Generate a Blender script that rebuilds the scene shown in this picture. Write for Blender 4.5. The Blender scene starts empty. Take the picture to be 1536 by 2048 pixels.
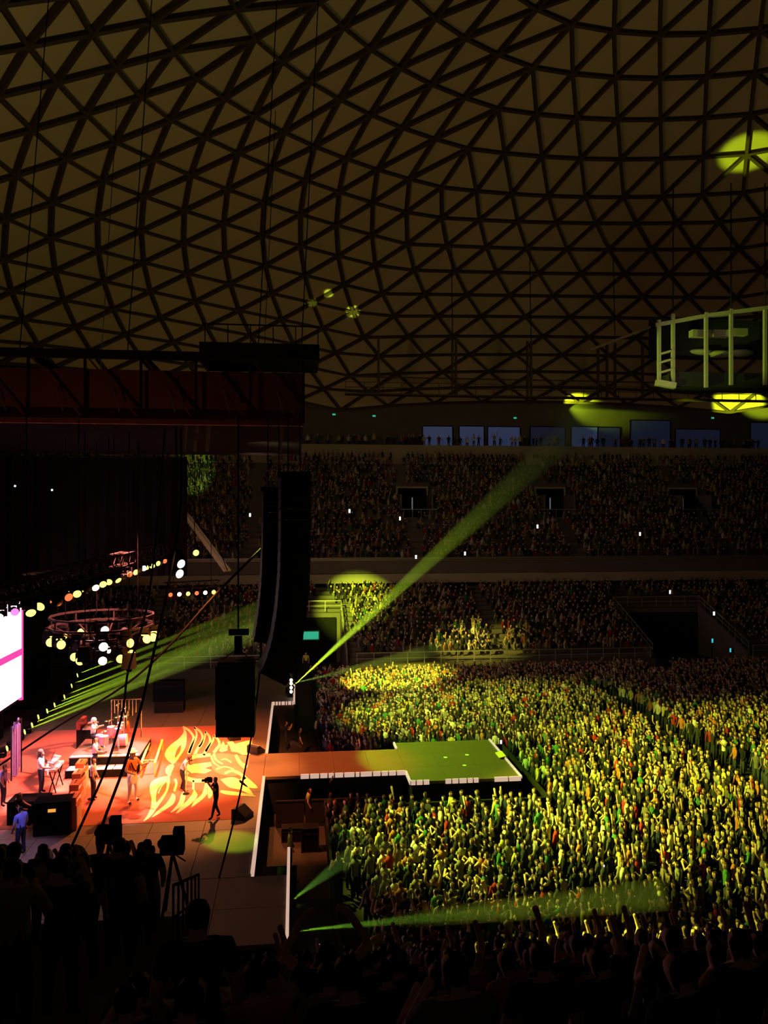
import bpy, bmesh, math, random
import numpy as np
from mathutils import Vector, Matrix, Quaternion

random.seed(7)
rng = np.random.default_rng(7)
sc = bpy.context.scene
COL = sc.collection
PI = math.pi

# ------------------------------------------------------------------ camera, world, exposure
HC = 14.1                     # eye height above the arena floor
YAW = math.radians(6.5)
FPX = 1550.0
cam_d = bpy.data.cameras.new('camera')
cam = bpy.data.objects.new('camera', cam_d)
COL.objects.link(cam)
cam.location = (0, 0, HC)
cam.rotation_euler = (PI / 2, 0, -YAW)
cam_d.sensor_fit = 'VERTICAL'
cam_d.sensor_height = 36.0
cam_d.lens = 36.0 * FPX / 2048.0
cam_d.clip_start = 0.1
cam_d.clip_end = 500
sc.camera = cam

w = bpy.data.worlds.new('world')
sc.world = w
w.use_nodes = True
w.node_tree.nodes['Background'].inputs[0].default_value = (0.0, 0.0, 0.0, 1)
w.node_tree.nodes['Background'].inputs[1].default_value = 0.0

cy = sc.cycles
cy.max_bounces = 4; cy.diffuse_bounces = 2; cy.glossy_bounces = 2; cy.transmission_bounces = 1; cy.volume_bounces = 0
cy.caustics_reflective = False; cy.caustics_refractive = False
cy.use_adaptive_sampling = True; cy.adaptive_threshold = 0.06

sc.view_settings.view_transform = 'Standard'
sc.view_settings.look = 'None'
sc.view_settings.exposure = 0.0
sc.view_settings.gamma = 1.0
sc.view_settings.use_curve_mapping = False

SA, CA = math.sin(YAW), math.cos(YAW)
FWD = Vector((SA, CA, 0)); RGT = Vector((CA, -SA, 0)); UP = Vector((0, 0, 1))
EYE = Vector((0, 0, HC))

def ray(px, py):
    return FWD + RGT * ((px - 768) / FPX) + UP * ((1024 - py) / FPX)
def at_d(px, py, d):
    return EYE + ray(px, py) * d
def on_z(px, py, z):
    r = ray(px, py); return EYE + r * ((z - HC) / r.z)
def on_y(px, py, y):
    r = ray(px, py); return EYE + r * (y / r.y)
def on_x(px, py, x):
    r = ray(px, py); return EYE + r * (x / r.x)
def project(p):
    v = Vector(p) - EYE; d = v.dot(FWD)
    return (768 + FPX * v.dot(RGT) / d, 1024 - FPX * v.z / d, d)

def look_rot(direction, up=Vector((0, 0, 1))):
    return direction.normalized().to_track_quat('-Z', 'Y')

def spot(name, loc, target, power, color, deg, blend=0.3, radius=0.15):
    l = bpy.data.lights.new(name, 'SPOT')
    l.energy = power; l.color = color; l.spot_size = math.radians(deg); l.spot_blend = blend
    l.shadow_soft_size = radius
    o = bpy.data.objects.new(name, l)
    o.location = loc
    o.rotation_mode = 'QUATERNION'
    o.rotation_quaternion = look_rot(Vector(target) - Vector(loc))
    COL.objects.link(o)
    return o

# --- show lighting: the rig's lamps, with a few added fills
YEL = (0.86, 1.0, 0.06); GRN = (0.55, 1.0, 0.04); ORG = (1.0, 0.27, 0.06); WRM = (1.0, 0.62, 0.30)
K = 1.0
# stage wash from the front truss
spot('stage_wash_lamp', (-4.0, 31.0, 13.0), (-5.5, 39.0, 1.8), 27000 * K, ORG, 54, 0.6)
spot('stage_wash_lamp', (-3.0, 45.0, 13.0), (-5.0, 37.5, 1.8), 20000 * K, (1.0, 0.30, 0.07), 50, 0.5)
spot('stage_wash_lamp', (-8.0, 37.0, 14.5), (-9.0, 38.0, 1.8), 32000 * K, (1.0, 0.22, 0.18), 66, 0.6)
spot('wing_wash_lamp', (-4.0, 28.5, 13.0), (-4.5, 26.5, 1.8), 300 * K, (1.0, 0.42, 0.13), 80, 0.6)
spot('wing_gobo_lamp', (-9.0, 33.0, 11.5), tuple(on_z(462, 1682, 1.8)), 14000 * K, (0.45, 1.0, 0.03), 9.5, 0.5)
spot('thrust_wash_lamp', (-2.0, 38.0, 13.0), (2.2, 38.1, 1.8), 11000 * K, (1.0, 0.20, 0.035), 36, 0.8)
spot('thrust_end_lamp', (-2.0, 43.0, 14.0), (8.0, 38.0, 1.8), 25000 * K, (0.42, 1.0, 0.03), 34, 0.35)
spot('drum_lamp', (-8.2, 41.5, 11.3), tuple(on_z(232, 1500, 2.8)), 16000 * K, (1.0, 0.75, 0.95), 30, 0.5)
spot('bass_lamp', (-8.2, 36.5, 11.3), tuple(on_z(95, 1560, 2.6)), 16000 * K, (0.85, 0.70, 1.0), 18, 0.5)
spot('guitar_lamp', (-8.2, 39.0, 11.3), tuple(on_z(264, 1575, 2.6)), 8000 * K, (1.0, 0.92, 0.75), 12, 0.5)
spot('wing_blue_lamp', (-8.4, 25.5, 11.3), tuple(on_z(45, 1690, 2.4)), 2600 * K, (0.35, 0.32, 1.0), 22, 0.5)
spot('roof_face_lamp', (-8.0, 24.5, 12.3), (-9.0, 30.0, 17.8), 150 * K, (1.0, 0.34, 0.18), 130, 0.6)
spot('far_gobo_lamp', (-8.0, 50.0, 12.3), tuple(on_y(390, 936, 98)), 26000 * K, (0.5, 1.0, 0.12), 7, 0.4)
spot('pit_lamp', (-4.0, 31.0, 12.0), (0.6, 33.5, 0.5), 9000 * K, (1.0, 0.22, 0.06), 24, 0.7)
spot('aisle_lamp', (-3.0, -4.0, 20.0), (0.0, 9.0, 7.0), 34 * K, (1.0, 0.6, 0.38), 110, 0.8, 0.5)  # added dim fill behind the camera, faint ambient for the near stand
# audience light from the front truss
spot('audience_lamp', (-2.5, 34.0, 15.0), (19.0, 30.5, 1.6), 66000 * K, YEL, 46, 0.85, 0.1)
spot('audience_lamp', (-2.5, 40.0, 15.0), (24.0, 40.0, 1.6), 66000 * K, YEL, 36, 0.8, 0.1)
spot('audience_lamp', (-2.5, 46.0, 15.0), (7.2, 58.3, 1.6), 95000 * K, YEL, 22, 0.5, 0.1)
spot('audience_lamp', (-2.5, 44.0, 15.0), (9.5, 48.0, 1.6), 36000 * K, (0.75, 1.0, 0.08), 46, 0.7, 0.1)
spot('audience_lamp', (-2.5, 32.0, 15.0), (6.5, 29.5, 1.6), 38000 * K, (0.75, 1.0, 0.08), 40, 0.7, 0.1)
spot('audience_lamp', (-2.5, 50.0, 15.0), tuple(on_y(690, 1195, 71)), 90000 * K, (0.72, 1.0, 0.05), 17, 0.6, 0.1)
spot('audience_lamp', (-2.5, 50.0, 15.0), tuple(on_y(950, 1285, 66)), 60000 * K, (0.95, 0.9, 0.1), 15, 0.9, 0.1)
spot('audience_lamp', (-8.0, 22.6, 11.5), (12.5, 18.0, 2.5), 60000 * K, YEL, 26, 0.9, 0.1)
# added fills for general spill on the far tiers and bounce on the dome
spot('tier_spill_lamp', (-2.5, 45.0, 17.0), (10.0, 85.0, 10.0), 2700 * K, (1.0, 0.55, 0.34), 120, 0.8, 1.0)
spot('tier_spill_lamp', (-2.0, 38.0, 17.0), (45.0, 85.0, 10.0), 2400 * K, (0.9, 0.62, 0.35), 100, 0.8, 1.0)
spot('roof_uplight', (-9.0, 40.0, 21.5), (-5.0, 60.0, 60.0), 2250 * K, (1.0, 0.76, 0.31), 150, 0.5, 1.5)
spot('roof_uplight', (24.0, 46.0, 22.0), (26.0, 75.0, 60.0), 1650 * K, (1.0, 0.87, 0.42), 150, 0.5, 1.5)

# ------------------------------------------------------------------ materials
def mat(name, color, rough=0.7, metal=0.0, var=0.0, scale=6.0, emit=None, strength=0.0, bump=0.0, attr=None):
    m = bpy.data.materials.new(name); m.use_nodes = True
    nt = m.node_tree; b = nt.nodes['Principled BSDF']
    c = (*color, 1) if len(color) == 3 else color
    b.inputs['Base Color'].default_value = c
    b.inputs['Roughness'].default_value = rough
    b.inputs['Metallic'].default_value = metal
    b.inputs['Specular IOR Level'].default_value = 0.5 if rough < 0.35 else (0.25 if rough < 0.6 else 0.0)
    src = None
    if attr == 'OBJECT':
        n = nt.nodes.new('ShaderNodeObjectInfo'); src = n.outputs['Color']
    elif attr:
        n = nt.nodes.new('ShaderNodeAttribute'); n.attribute_name = attr; src = n.outputs['Color']
    if var > 0:
        tc = nt.nodes.new('ShaderNodeTexCoord')
        nz = nt.nodes.new('ShaderNodeTexNoise'); nz.inputs['Scale'].default_value = scale; nz.inputs['Detail'].default_value = 4
        nt.links.new(tc.outputs['Object'], nz.inputs['Vector'])
        mp = nt.nodes.new('ShaderNodeMapRange')
        mp.inputs['To Min'].default_value = 1 - var; mp.inputs['To Max'].default_value = 1 + var
        nt.links.new(nz.outputs['Fac'], mp.inputs['Value'])
        mx = nt.nodes.new('ShaderNodeMix'); mx.data_type = 'RGBA'; mx.blend_type = 'MULTIPLY'
        mx.inputs['Factor'].default_value = 1.0
        if src: nt.links.new(src, mx.inputs['A'])
        else: mx.inputs['A'].default_value = c
        nt.links.new(mp.outputs['Result'], mx.inputs['B'])
        src = mx.outputs['Result']
        if bump > 0:
            bp = nt.nodes.new('ShaderNodeBump'); bp.inputs['Strength'].default_value = bump
            nt.links.new(nz.outputs['Fac'], bp.inputs['Height']); nt.links.new(bp.outputs['Normal'], b.inputs['Normal'])
    if src: nt.links.new(src, b.inputs['Base Color'])
    if emit is not None:
        b.inputs['Emission Color'].default_value = (*emit, 1)
        b.inputs['Emission Strength'].default_value = strength
        m.cycles.emission_sampling = 'AUTO' if name == 'screen_image' else 'NONE'
    return m

M = {}
M['panel'] = mat('roof_membrane', (0.50, 0.40, 0.22), 0.9, var=0.12, scale=0.15)
M['steel_dark'] = mat('dark_roof_steel', (0.07, 0.05, 0.03), 0.7, var=0.2, scale=0.5)
M['concrete'] = mat('dark_concrete', (0.14, 0.12, 0.10), 0.9, var=0.2, scale=0.6)
M['concrete_lt'] = mat('painted_concrete', (0.34, 0.30, 0.20), 0.85, var=0.15, scale=0.4)
M['floor'] = mat('arena_floor', (0.05, 0.045, 0.04), 0.8, var=0.2, scale=0.5)
M['black'] = mat('black_paint', (0.012, 0.012, 0.012), 0.6, var=0.2, scale=3)
M['drape'] = mat('black_drape', (0.008, 0.008, 0.009), 0.95, var=0.3, scale=1.5)
M['rail'] = mat('rail_steel', (0.45, 0.42, 0.32), 0.45, 0.6, var=0.1)
M['truss'] = mat('truss_alu', (0.42, 0.40, 0.38), 0.4, 0.7, var=0.1)
M['truss_blk'] = mat('truss_black', (0.025, 0.023, 0.022), 0.7, 0.0, var=0.2)
M['redcloth'] = mat('red_scrim', (0.20, 0.085, 0.055), 0.9, var=0.25, scale=1.2)
M['stage'] = mat('stage_deck', (0.15, 0.095, 0.06), 0.55, var=0.12, scale=1.5)
M['carpet'] = mat('red_carpet', (0.46, 0.14, 0.08), 0.95, var=0.08, scale=3)
M['print'] = mat('yellow_print', (0.95, 0.85, 0.30), 0.9, var=0.05, scale=4)
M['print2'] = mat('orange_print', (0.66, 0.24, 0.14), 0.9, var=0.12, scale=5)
M['led'] = mat('led_fascia', (0.3, 0.25, 0.2), 0.4, emit=(1.0, 0.66, 0.50), strength=0.6)
M['ledframe'] = mat('led_fascia_frame', (0.02, 0.015, 0.012), 0.5)
M['screen'] = mat('screen_image', (0.8, 0.6, 0.7), 0.4, emit=(1.0, 0.55, 0.80), strength=4.0)
M['screen_edge'] = mat('screen_magenta', (0.8, 0.1, 0.3), 0.4, emit=(1.0, 0.05, 0.35), strength=1.2)
M['lens_y'] = mat('lens_yellow', (0.9, 0.9, 0.2), 0.2, emit=(0.85, 1.0, 0.12), strength=3.0)
M['lens_w'] = mat('lens_white', (0.9, 0.9, 0.9), 0.2, emit=(1.0, 0.95, 0.75), strength=4.0)
M['lens_r'] = mat('lens_red', (0.9, 0.2, 0.1), 0.2, emit=(1.0, 0.16, 0.05), strength=1.5)
M['lens_m'] = mat('lens_magenta', (0.9, 0.2, 0.5), 0.2, emit=(1.0, 0.12, 0.45), strength=2.5)
M['lens_off'] = mat('lens_unlit', (0.10, 0.10, 0.11), 0.1, var=0.2)
M['phone'] = mat('phone_light', (0.8, 0.9, 1.0), 0.2, emit=(0.80, 0.92, 1.0), strength=3.0)
M['phone_b'] = mat('phone_body', (0.02, 0.02, 0.02), 0.3)
M['portallamp'] = mat('portal_strip_lamp', (0.5, 0.55, 0.6), 0.3, emit=(0.55, 0.7, 0.85), strength=0.16)
M['exit'] = mat('exit_green', (0.1, 0.8, 0.5), 0.3, emit=(0.05, 0.75, 0.45), strength=0.5)
M['teal'] = mat('teal_lamp', (0.1, 0.6, 0.7), 0.3, emit=(0.05, 0.60, 0.75), strength=0.9)
M['bluedim'] = mat('dim_blue_window', (0.05, 0.06, 0.12), 0.3, emit=(0.09, 0.12, 0.30), strength=0.05)
M['bluewin'] = mat('blue_window_light', (0.2, 0.3, 0.6), 0.3, var=0.0, emit=(0.10, 0.15, 0.42), strength=0.13)
M['blackbox'] = mat('speaker_cabinet', (0.010, 0.009, 0.012), 0.55, var=0.2, scale=5)
M['grille'] = mat('speaker_grille', (0.030, 0.022, 0.040), 0.5, 0.2, var=0.2, scale=20)
M['amp'] = mat('orange_amp_tolex', (0.75, 0.24, 0.10), 0.7, var=0.15, scale=4)
M['ampcloth'] = mat('amp_cloth', (0.85, 0.55, 0.45), 0.9, var=0.1, scale=12)
M['chrome'] = mat('chrome', (0.85, 0.82, 0.80), 0.18, 1.0)
M['brass'] = mat('cymbal_brass', (0.80, 0.58, 0.25), 0.25, 1.0, var=0.1)
M['drum'] = mat('drum_shell', (0.75, 0.25, 0.45), 0.25, var=0.1)
M['skinhead'] = mat('drum_head', (0.85, 0.80, 0.78), 0.6)
M['yellowpaint'] = mat('yellow_paint', (0.90, 0.70, 0.15), 0.5, var=0.08)
M['wood'] = mat('guitar_wood', (0.35, 0.06, 0.04), 0.3, var=0.2)
M['cable'] = mat('black_cable', (0.008, 0.007, 0.007), 0.7)
M['skin'] = mat('skin', (0.52, 0.33, 0.23), 0.6, var=0.08, scale=8)
M['hair'] = mat('hair', (0.03, 0.02, 0.014), 0.7, var=0.3, scale=20)
M['cloth'] = mat('shirt_cloth', (0.3, 0.3, 0.3), 0.9, attr='OBJECT', var=0.12, scale=6)
M['jeans'] = mat('dark_trousers', (0.035, 0.04, 0.06), 0.9, var=0.2, scale=8)
M['white'] = mat('white_cloth', (0.85, 0.82, 0.75), 0.9, var=0.06)
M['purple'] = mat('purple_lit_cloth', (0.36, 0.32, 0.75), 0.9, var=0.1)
M['crowd'] = mat('crowd_clothes', (0.3, 0.3, 0.3), 0.9, attr='tint')
M['plant'] = mat('green_gel', (0.1, 0.5, 0.2), 0.6)

# ------------------------------------------------------------------ mesh building
class MB:
    def __init__(s): s.v = []; s.f = []; s.m = []
    def add(s, vs, fs, mi=0):
        o = len(s.v); s.v += [tuple(p) for p in vs]
        s.f += [tuple(i + o for i in f) for f in fs]; s.m += [mi] * len(fs)
    def box(s, c, size, R=None, mi=0, taper=None):
        hx, hy, hz = size[0] / 2, size[1] / 2, size[2] / 2
        tx, ty = taper or (1, 1)
        P = [Vector(p) for p in [(-hx, -hy, -hz), (hx, -hy, -hz), (hx, hy, -hz), (-hx, hy, -hz),
             (-hx * tx, -hy * ty, hz), (hx * tx, -hy * ty, hz), (hx * tx, hy * ty, hz), (-hx * tx, hy * ty, hz)]]
        if R is not None: P = [R @ p for p in P]
        c = Vector(c)
        s.add([p + c for p in P], [(3, 2, 1, 0), (4, 5, 6, 7), (0, 1, 5, 4), (1, 2, 6, 5), (2, 3, 7, 6), (3, 0, 4, 7)], mi)
        return s
    def box2(s, a, b, mi=0):
        a, b = Vector(a), Vector(b)
        return s.box((a + b) / 2, [abs(b[i] - a[i]) for i in range(3)], None, mi)
    def bar(s, p, q, w, h=None, mi=0, up=None):
        p, q = Vector(p), Vector(q); h = h or w
        d = q - p
        if d.length < 1e-6: return s
        x = d.normalized(); u = Vector(up) if up is not None else Vector((0, 0, 1))
        if abs(x.dot(u.normalized())) > 0.97: u = Vector((1, 0, 0))
        y = u.cross(x).normalized(); z = x.cross(y)
        R = Matrix((x, y, z)).transposed()
        return s.box((p + q) / 2, (d.length, w, h), R, mi)
    def tube(s, pts, r, n=8, mi=0, cap=True):
        pts = [Vector(p) for p in pts]
        rs = r if isinstance(r, (list, tuple)) else [r] * len(pts)
        vs = []; fs = []
        prev = None
        for i, p in enumerate(pts):
            t = (pts[min(i + 1, len(pts) - 1)] - pts[max(i - 1, 0)])
            t = t.normalized() if t.length > 1e-9 else Vector((0, 0, 1))
            if prev is None:
                a = Vector((0, 0, 1)) if abs(t.z) < 0.9 else Vector((1, 0, 0))
                u = a.cross(t).normalized()
            else:
                u = (prev - t * prev.dot(t)).normalized()
            prev = u; v = t.cross(u)
            for k in range(n):
                an = 2 * PI * k / n
                vs.append(p + (u * math.cos(an) + v * math.sin(an)) * rs[i])
        for i in range(len(pts) - 1):
            for k in range(n):
                a = i * n + k; b = i * n + (k + 1) % n
                fs.append((a, b, b + n, a + n))
        if cap:
            fs.append(tuple(range(n - 1, -1, -1))); fs.append(tuple(range((len(pts) - 1) * n, len(pts) * n)))
        s.add(vs, fs, mi); return s
    def lathe(s, c, prof, n=16, R=None, mi=0):
        c = Vector(c); vs = []; fs = []
        for (r, z) in prof:
            for k in range(n):
                p = Vector((r * math.cos(2 * PI * k / n), r * math.sin(2 * PI * k / n), z))
                vs.append(c + (R @ p if R is not None else p))
        m = len(prof)
        for i in range(m - 1):
            for k in range(n):
                a = i * n + k; b = i * n + (k + 1) % n
                fs.append((a, b, b + n, a + n))
        fs.append(tuple(range(n - 1, -1, -1))); fs.append(tuple(range((m - 1) * n, m * n)))
        s.add(vs, fs, mi); return s
    def ball(s, c, rad, n=10, m=6, R=None, mi=0):
        rad = rad if isinstance(rad, (tuple, list)) else (rad,) * 3
        c = Vector(c); vs = [Vector((0, 0, -rad[2]))]; fs = []
        for i in range(1, m):
            ph = -PI / 2 + PI * i / m
            for k in range(n):
                vs.append(Vector((rad[0] * math.cos(ph) * math.cos(2 * PI * k / n), rad[1] * math.cos(ph) * math.sin(2 * PI * k / n), rad[2] * math.sin(ph))))
        vs.append(Vector((0, 0, rad[2])))
        for k in range(n): fs.append((0, 1 + (k + 1) % n, 1 + k))
        for i in range(m - 2):
            for k in range(n):
                a = 1 + i * n + k; b = 1 + i * n + (k + 1) % n
                fs.append((a, b, b + n, a + n))
        L = len(vs) - 1
        for k in range(n): fs.append((L, L - n + k, L - n + (k + 1) % n))
        s.add([c + (R @ p if R is not None else p) for p in vs], fs, mi); return s
    def prism(s, pts, z0, z1, mi=0):
        n = len(pts)
        area = sum(pts[i][0] * pts[(i + 1) % n][1] - pts[(i + 1) % n][0] * pts[i][1] for i in range(n))
        if area < 0: pts = pts[::-1]
        s.add([(p[0], p[1], z0) for p in pts] + [(p[0], p[1], z1) for p in pts],
              [tuple(range(n - 1, -1, -1)), tuple(range(n, 2 * n))] + [(i, (i + 1) % n, n + (i + 1) % n, n + i) for i in range(n)], mi)
        return s
    def mesh(s, name, mats):
        me = bpy.data.meshes.new(name)
        me.from_pydata(s.v, [], s.f)
        for m_ in (mats if isinstance(mats, (list, tuple)) else [mats]): me.materials.append(M[m_] if isinstance(m_, str) else m_)
        if any(s.m): me.polygons.foreach_set('material_index', s.m)
        me.update(); return me
    def build(s, name, mats, parent=None, smooth=False, origin=None):
        if origin is not None:
            o_ = Vector(origin); s.v = [tuple(Vector(p) - o_) for p in s.v]
        me = s.mesh(name, mats)
        if smooth: me.polygons.foreach_set('use_smooth', [True] * len(me.polygons))
        o = bpy.data.objects.new(name, me); COL.objects.link(o)
        if origin is not None: o.location = origin
        if parent is not None: o.parent = parent
        return o

def tag(o, label=None, cat=None, group=None, kind=None):
    if label: o['label'] = label
    if cat: o['category'] = cat
    if group: o['group'] = group
    if kind: o['kind'] = kind
    return o
def empty(name, loc=(0, 0, 0), rz=0.0):
    o = bpy.data.objects.new(name, None); COL.objects.link(o)
    o.location = loc; o.rotation_euler = (0, 0, rz); return o
def copy_tree(o, parent=None):
    c = o.copy(); COL.objects.link(c); c.parent = parent
    for ch in list(o.children): copy_tree(ch, c)
    return c
def truss(mb, p, q, wd=0.5, tube_r=0.035, bay=0.6, mi=0, up=(0, 0, 1)):
    """square lattice truss from p to q"""
    p, q = Vector(p), Vector(q); x = (q - p).normalized(); L = (q - p).length
    u = Vector(up)
    if abs(x.dot(u)) > 0.97: u = Vector((1, 0, 0))
    y = u.cross(x).normalized(); z = x.cross(y)
    cs = [(-1, -1), (1, -1), (1, 1), (-1, 1)]
    h = wd / 2
    P = lambda t, k: p + x * t + y * (cs[k][0] * h) + z * (cs[k][1] * h)
    for k in range(4): mb.bar(P(0, k), P(L, k), tube_r * 2, mi=mi)
    n = max(1, int(L / bay)); b = L / n
    for i in range(n):
        for k in range(4):
            a = (k, (k + 1) % 4) if i % 2 == 0 else ((k + 1) % 4, k)
            mb.bar(P(i * b, a[0]), P((i + 1) * b, a[1]), tube_r * 1.2, mi=mi)
    return mb

# ------------------------------------------------------------------ dome (ceiling)
DS = 72.0
dp = dict(cx=0.3435, cz=0.6571, H=-0.0947, q=0.8493, psi=0.1101, az=-0.5711, d1=0.076, e=0.6752, g=0.093, w=0.1378, v=0.2073, w2=0.232, g2=-0.1252)
NS = 8
LAST = 18
def dome_node(r, m):
    p = dp
    phi = p['d1'] * r * (1 + (p['g'] if r <= 8 else p['g2']) * (r / 8 - 1))
    s = math.floor(m / 8 + 1e-9); t = m / 8 - s; h = PI / NS
    al = (2 * t - 1) * h; al2 = math.atan(math.tan(h) * (2 * t - 1))
    alr = (1 - p['v']) * al + p['v'] * al2
    th = p['az'] + (2 * s + 1) * h + alr
    ww = p['w'] if r <= 8 else p['w2']
    rho = min(0.9999, math.sin(phi) * ((1 - ww) + ww * math.cos(h) / math.cos(alr)))
    yy = math.sqrt(1 - rho * rho)
    a = rho * math.sin(th); b = p['q'] * rho * math.cos(th)
    c, sn = math.cos(p['psi']), math.sin(p['psi'])
    x = p['cx'] + c * a + sn * b; y = p['H'] + p['e'] * yy; z = p['cz'] - sn * a + c * b
    return EYE + RGT * (x * DS) + FWD * (z * DS) + UP * (y * DS)
nodes = {}
def node_id(r, m):
    """ring r, index m: rings up to 8 hold 8*r nodes, later rings 64"""
    n = NS * r if r <= 8 else NS * 8
    return (r, m % n if n else 0)
def node_pos(k):
    if k not in nodes:
        r, m = k
        if r == 0: nodes[k] = dome_node(1e-6, 0)
        elif r <= 8: nodes[k] = dome_node(r, m * 8.0 / r)
        else: nodes[k] = dome_node(r, m + 0.5 * ((r - 8) % 2))
    return nodes[k]
tris = []; edges = set()
def tri(a, b, c):
    tris.append((a, b, c))
    for e in ((a, b), (b, c), (c, a)): edges.add(tuple(sorted(e)))
for r in range(1, 9):
    for s in range(NS):
        for i in range(r):
            o1 = node_id(r, s * r + i); o2 = node_id(r, s * r + i + 1)
            i1 = (0, 0) if r == 1 else node_id(r - 1, s * (r - 1) + i)
            tri(o1, o2, i1)
            if i < r - 1: tri(i1, o2, node_id(r - 1, s * (r - 1) + i + 1))
for r in range(9, LAST + 1):
    odd = (r - 8) % 2
    for m in range(64):
        if odd:   # this ring sits half a step ahead of the ring above
            tri(node_id(r, m), node_id(r - 1, m), node_id(r - 1, m + 1)); tri(node_id(r, m), node_id(r, m + 1), node_id(r - 1, m + 1))
        else:
            tri(node_id(r, m), node_id(r - 1, m - 1), node_id(r - 1, m)); tri(node_id(r, m), node_id(r, m + 1), node_id(r - 1, m))
DC = EYE + RGT * (dp['cx'] * DS) + FWD * (dp['cz'] * DS) + UP * (dp['H'] * DS)
ceiling = tag(empty('ceiling', (DC.x, DC.y, 0)), 'dark geodesic dome roof of triangular panels on steel bars', kind='structure')
DC0 = Vector((DC.x, DC.y, 0))
def seen_size(ps):
    v = [project(p) for p in ps]
    if any(t[2] < 2 for t in v): return 0
    cx_ = sum(t[0] for t in v) / len(v); cy_ = sum(t[1] for t in v) / len(v)
    if not (-20 < cx_ < 1556 and -20 < cy_ < 850): return 0
    return max((Vector(v[i][:2]) - Vector(v[j][:2])).length for i in range(len(v)) for j in range(i))
rest = MB(); ranked = []
for t in tris:
    ps = [node_pos(k) for k in t]
    ranked.append((seen_size(ps), ps))
ranked.sort(key=lambda a: -a[0])
def panel_geo(mb, ps, o=Vector((0, 0, 0))):
    c = (ps[0] + ps[1] + ps[2]) / 3
    n = (ps[1] - ps[0]).cross(ps[2] - ps[0]).normalized()
    out = (c - DC).normalized()
    if n.dot(out) < 0: ps = [ps[0], ps[2], ps[1]]; n = -n
    q = [c + (p - c) * 0.99 + n * 0.25 for p in ps]
    mb.add([p - o for p in q] + [p + n * 0.08 - o for p in q], [(2, 1, 0), (3, 4, 5), (0, 1, 4, 3), (1, 2, 5, 4), (2, 0, 3, 5)])
for i, (sz, ps) in enumerate(ranked):
    if i < 300 and sz > 0:
        mb = MB(); panel_geo(mb, ps, DC0); mb.build('panel', 'panel', ceiling)
    else: panel_geo(rest, ps, DC0)
tag(rest.build('panel_field', 'panel', ceiling), kind='stuff')
ranked = sorted(((seen_size([node_pos(a), node_pos(b)]), a, b) for a, b in edges), key=lambda t: -t[0])
rest = MB()
for i, (sz, a, b) in enumerate(ranked):
    p, q = node_pos(a) - DC0, node_pos(b) - DC0
    upv = ((p + q) / 2 - (DC - DC0)).normalized()
    ring = a[0] == b[0]
    wd = 0.29 if not ring else 0.25
    if i < 300 and sz > 0: MB().bar(p, q, wd, 0.45, up=upv).build('roof_bar', 'steel_dark', ceiling)
    else: rest.bar(p, q, wd, 0.45, up=upv)
tag(rest.build('roof_bar_field', 'steel_dark', ceiling), kind='stuff')

# ------------------------------------------------------------------ arena floor and far stands
fl = MB().box2((-70, -12, -0.3), (95, 101, 0)).build('floor', 'floor')
tag(fl, 'dark arena floor under the standing crowd', kind='structure')

XL, XR = -60.0, 78.0
LOW0, LOWP, LOWR, LOWN = 64.5, 0.85, 0.32, 17      # lower tier: first row, pitch, rise, rows
UP0, UPP, UPR, UPN = 78.5, 0.85, 0.545, 22
LZ, UZ = 1.4, 8.6
# passages (vomitories) cut into the lower tier, and portals in the upper one
VA0, VA1 = on_y(585, 1300, 66).x, on_y(692, 1300, 66).x
VB0, VB1 = on_y(1290, 1320, 66).x, on_y(1478, 1320, 66).x
portals = [on_y(829, 990, 88.5).x, on_y(1110, 990, 88.5).x, on_y(1380, 990, 88.5).x]
def x_segments(cuts):
    xs = [XL]; out = []
    for a, b in sorted(cuts): out.append((xs[-1], a)); xs += [a, b]
    out.append((xs[-1], XR)); return out
stand = empty('grandstand_lower', (0, 64, 0)); O = Vector((0, 64, 0))
mb = MB()
for a, b in x_segments([(VA0, VA1), (VB0, VB1)]):
    for i in range(LOWN): mb.box2(Vector((a, LOW0 + i * LOWP, -0.0)) - O, Vector((b, LOW0 + (i + 1) * LOWP, LZ + i * LOWR)) - O)
for a, b in ((VA0, VA1), (VB0, VB1)):
    for i in range(10, LOWN): mb.box2(Vector((a, LOW0 + i * LOWP, 0)) - O, Vector((b, LOW0 + (i + 1) * LOWP, LZ + i * LOWR)) - O)
mb.build('terrace_steps', 'concrete', stand)
MB().box2((XL, -0.1, 0), (VA0, 0.5, LZ)).box2((VA1, -0.1, 0), (VB0, 0.5, LZ)).box2((VB1, -0.1, 0), (XR, 0.5, LZ)).build('front_wall', 'concrete', stand)
tag(stand, 'lower terrace of the stand across the floor', kind='structure')
ust = empty('grandstand_upper', (0, 78, 0)); O = Vector((0, 78, 0))
mb = MB()
PW = 1.7
for a, b in x_segments([(p - PW, p + PW) for p in portals]):
    for i in range(UPN): mb.box2(Vector((a, UP0 + i * UPP, UZ + i * UPR - 1.0)) - O, Vector((b, UP0 + (i + 1) * UPP, UZ + i * UPR)) - O)
for p in portals:
    for i in range(UPN):
        if i in (10, 11, 12, 13): continue
        mb.box2(Vector((p - PW, UP0 + i * UPP, UZ + i * UPR - 1.0)) - O, Vector((p + PW, UP0 + (i + 1) * UPP, UZ + i * UPR)) - O)
mb.build('terrace_steps', 'concrete', ust)
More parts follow.
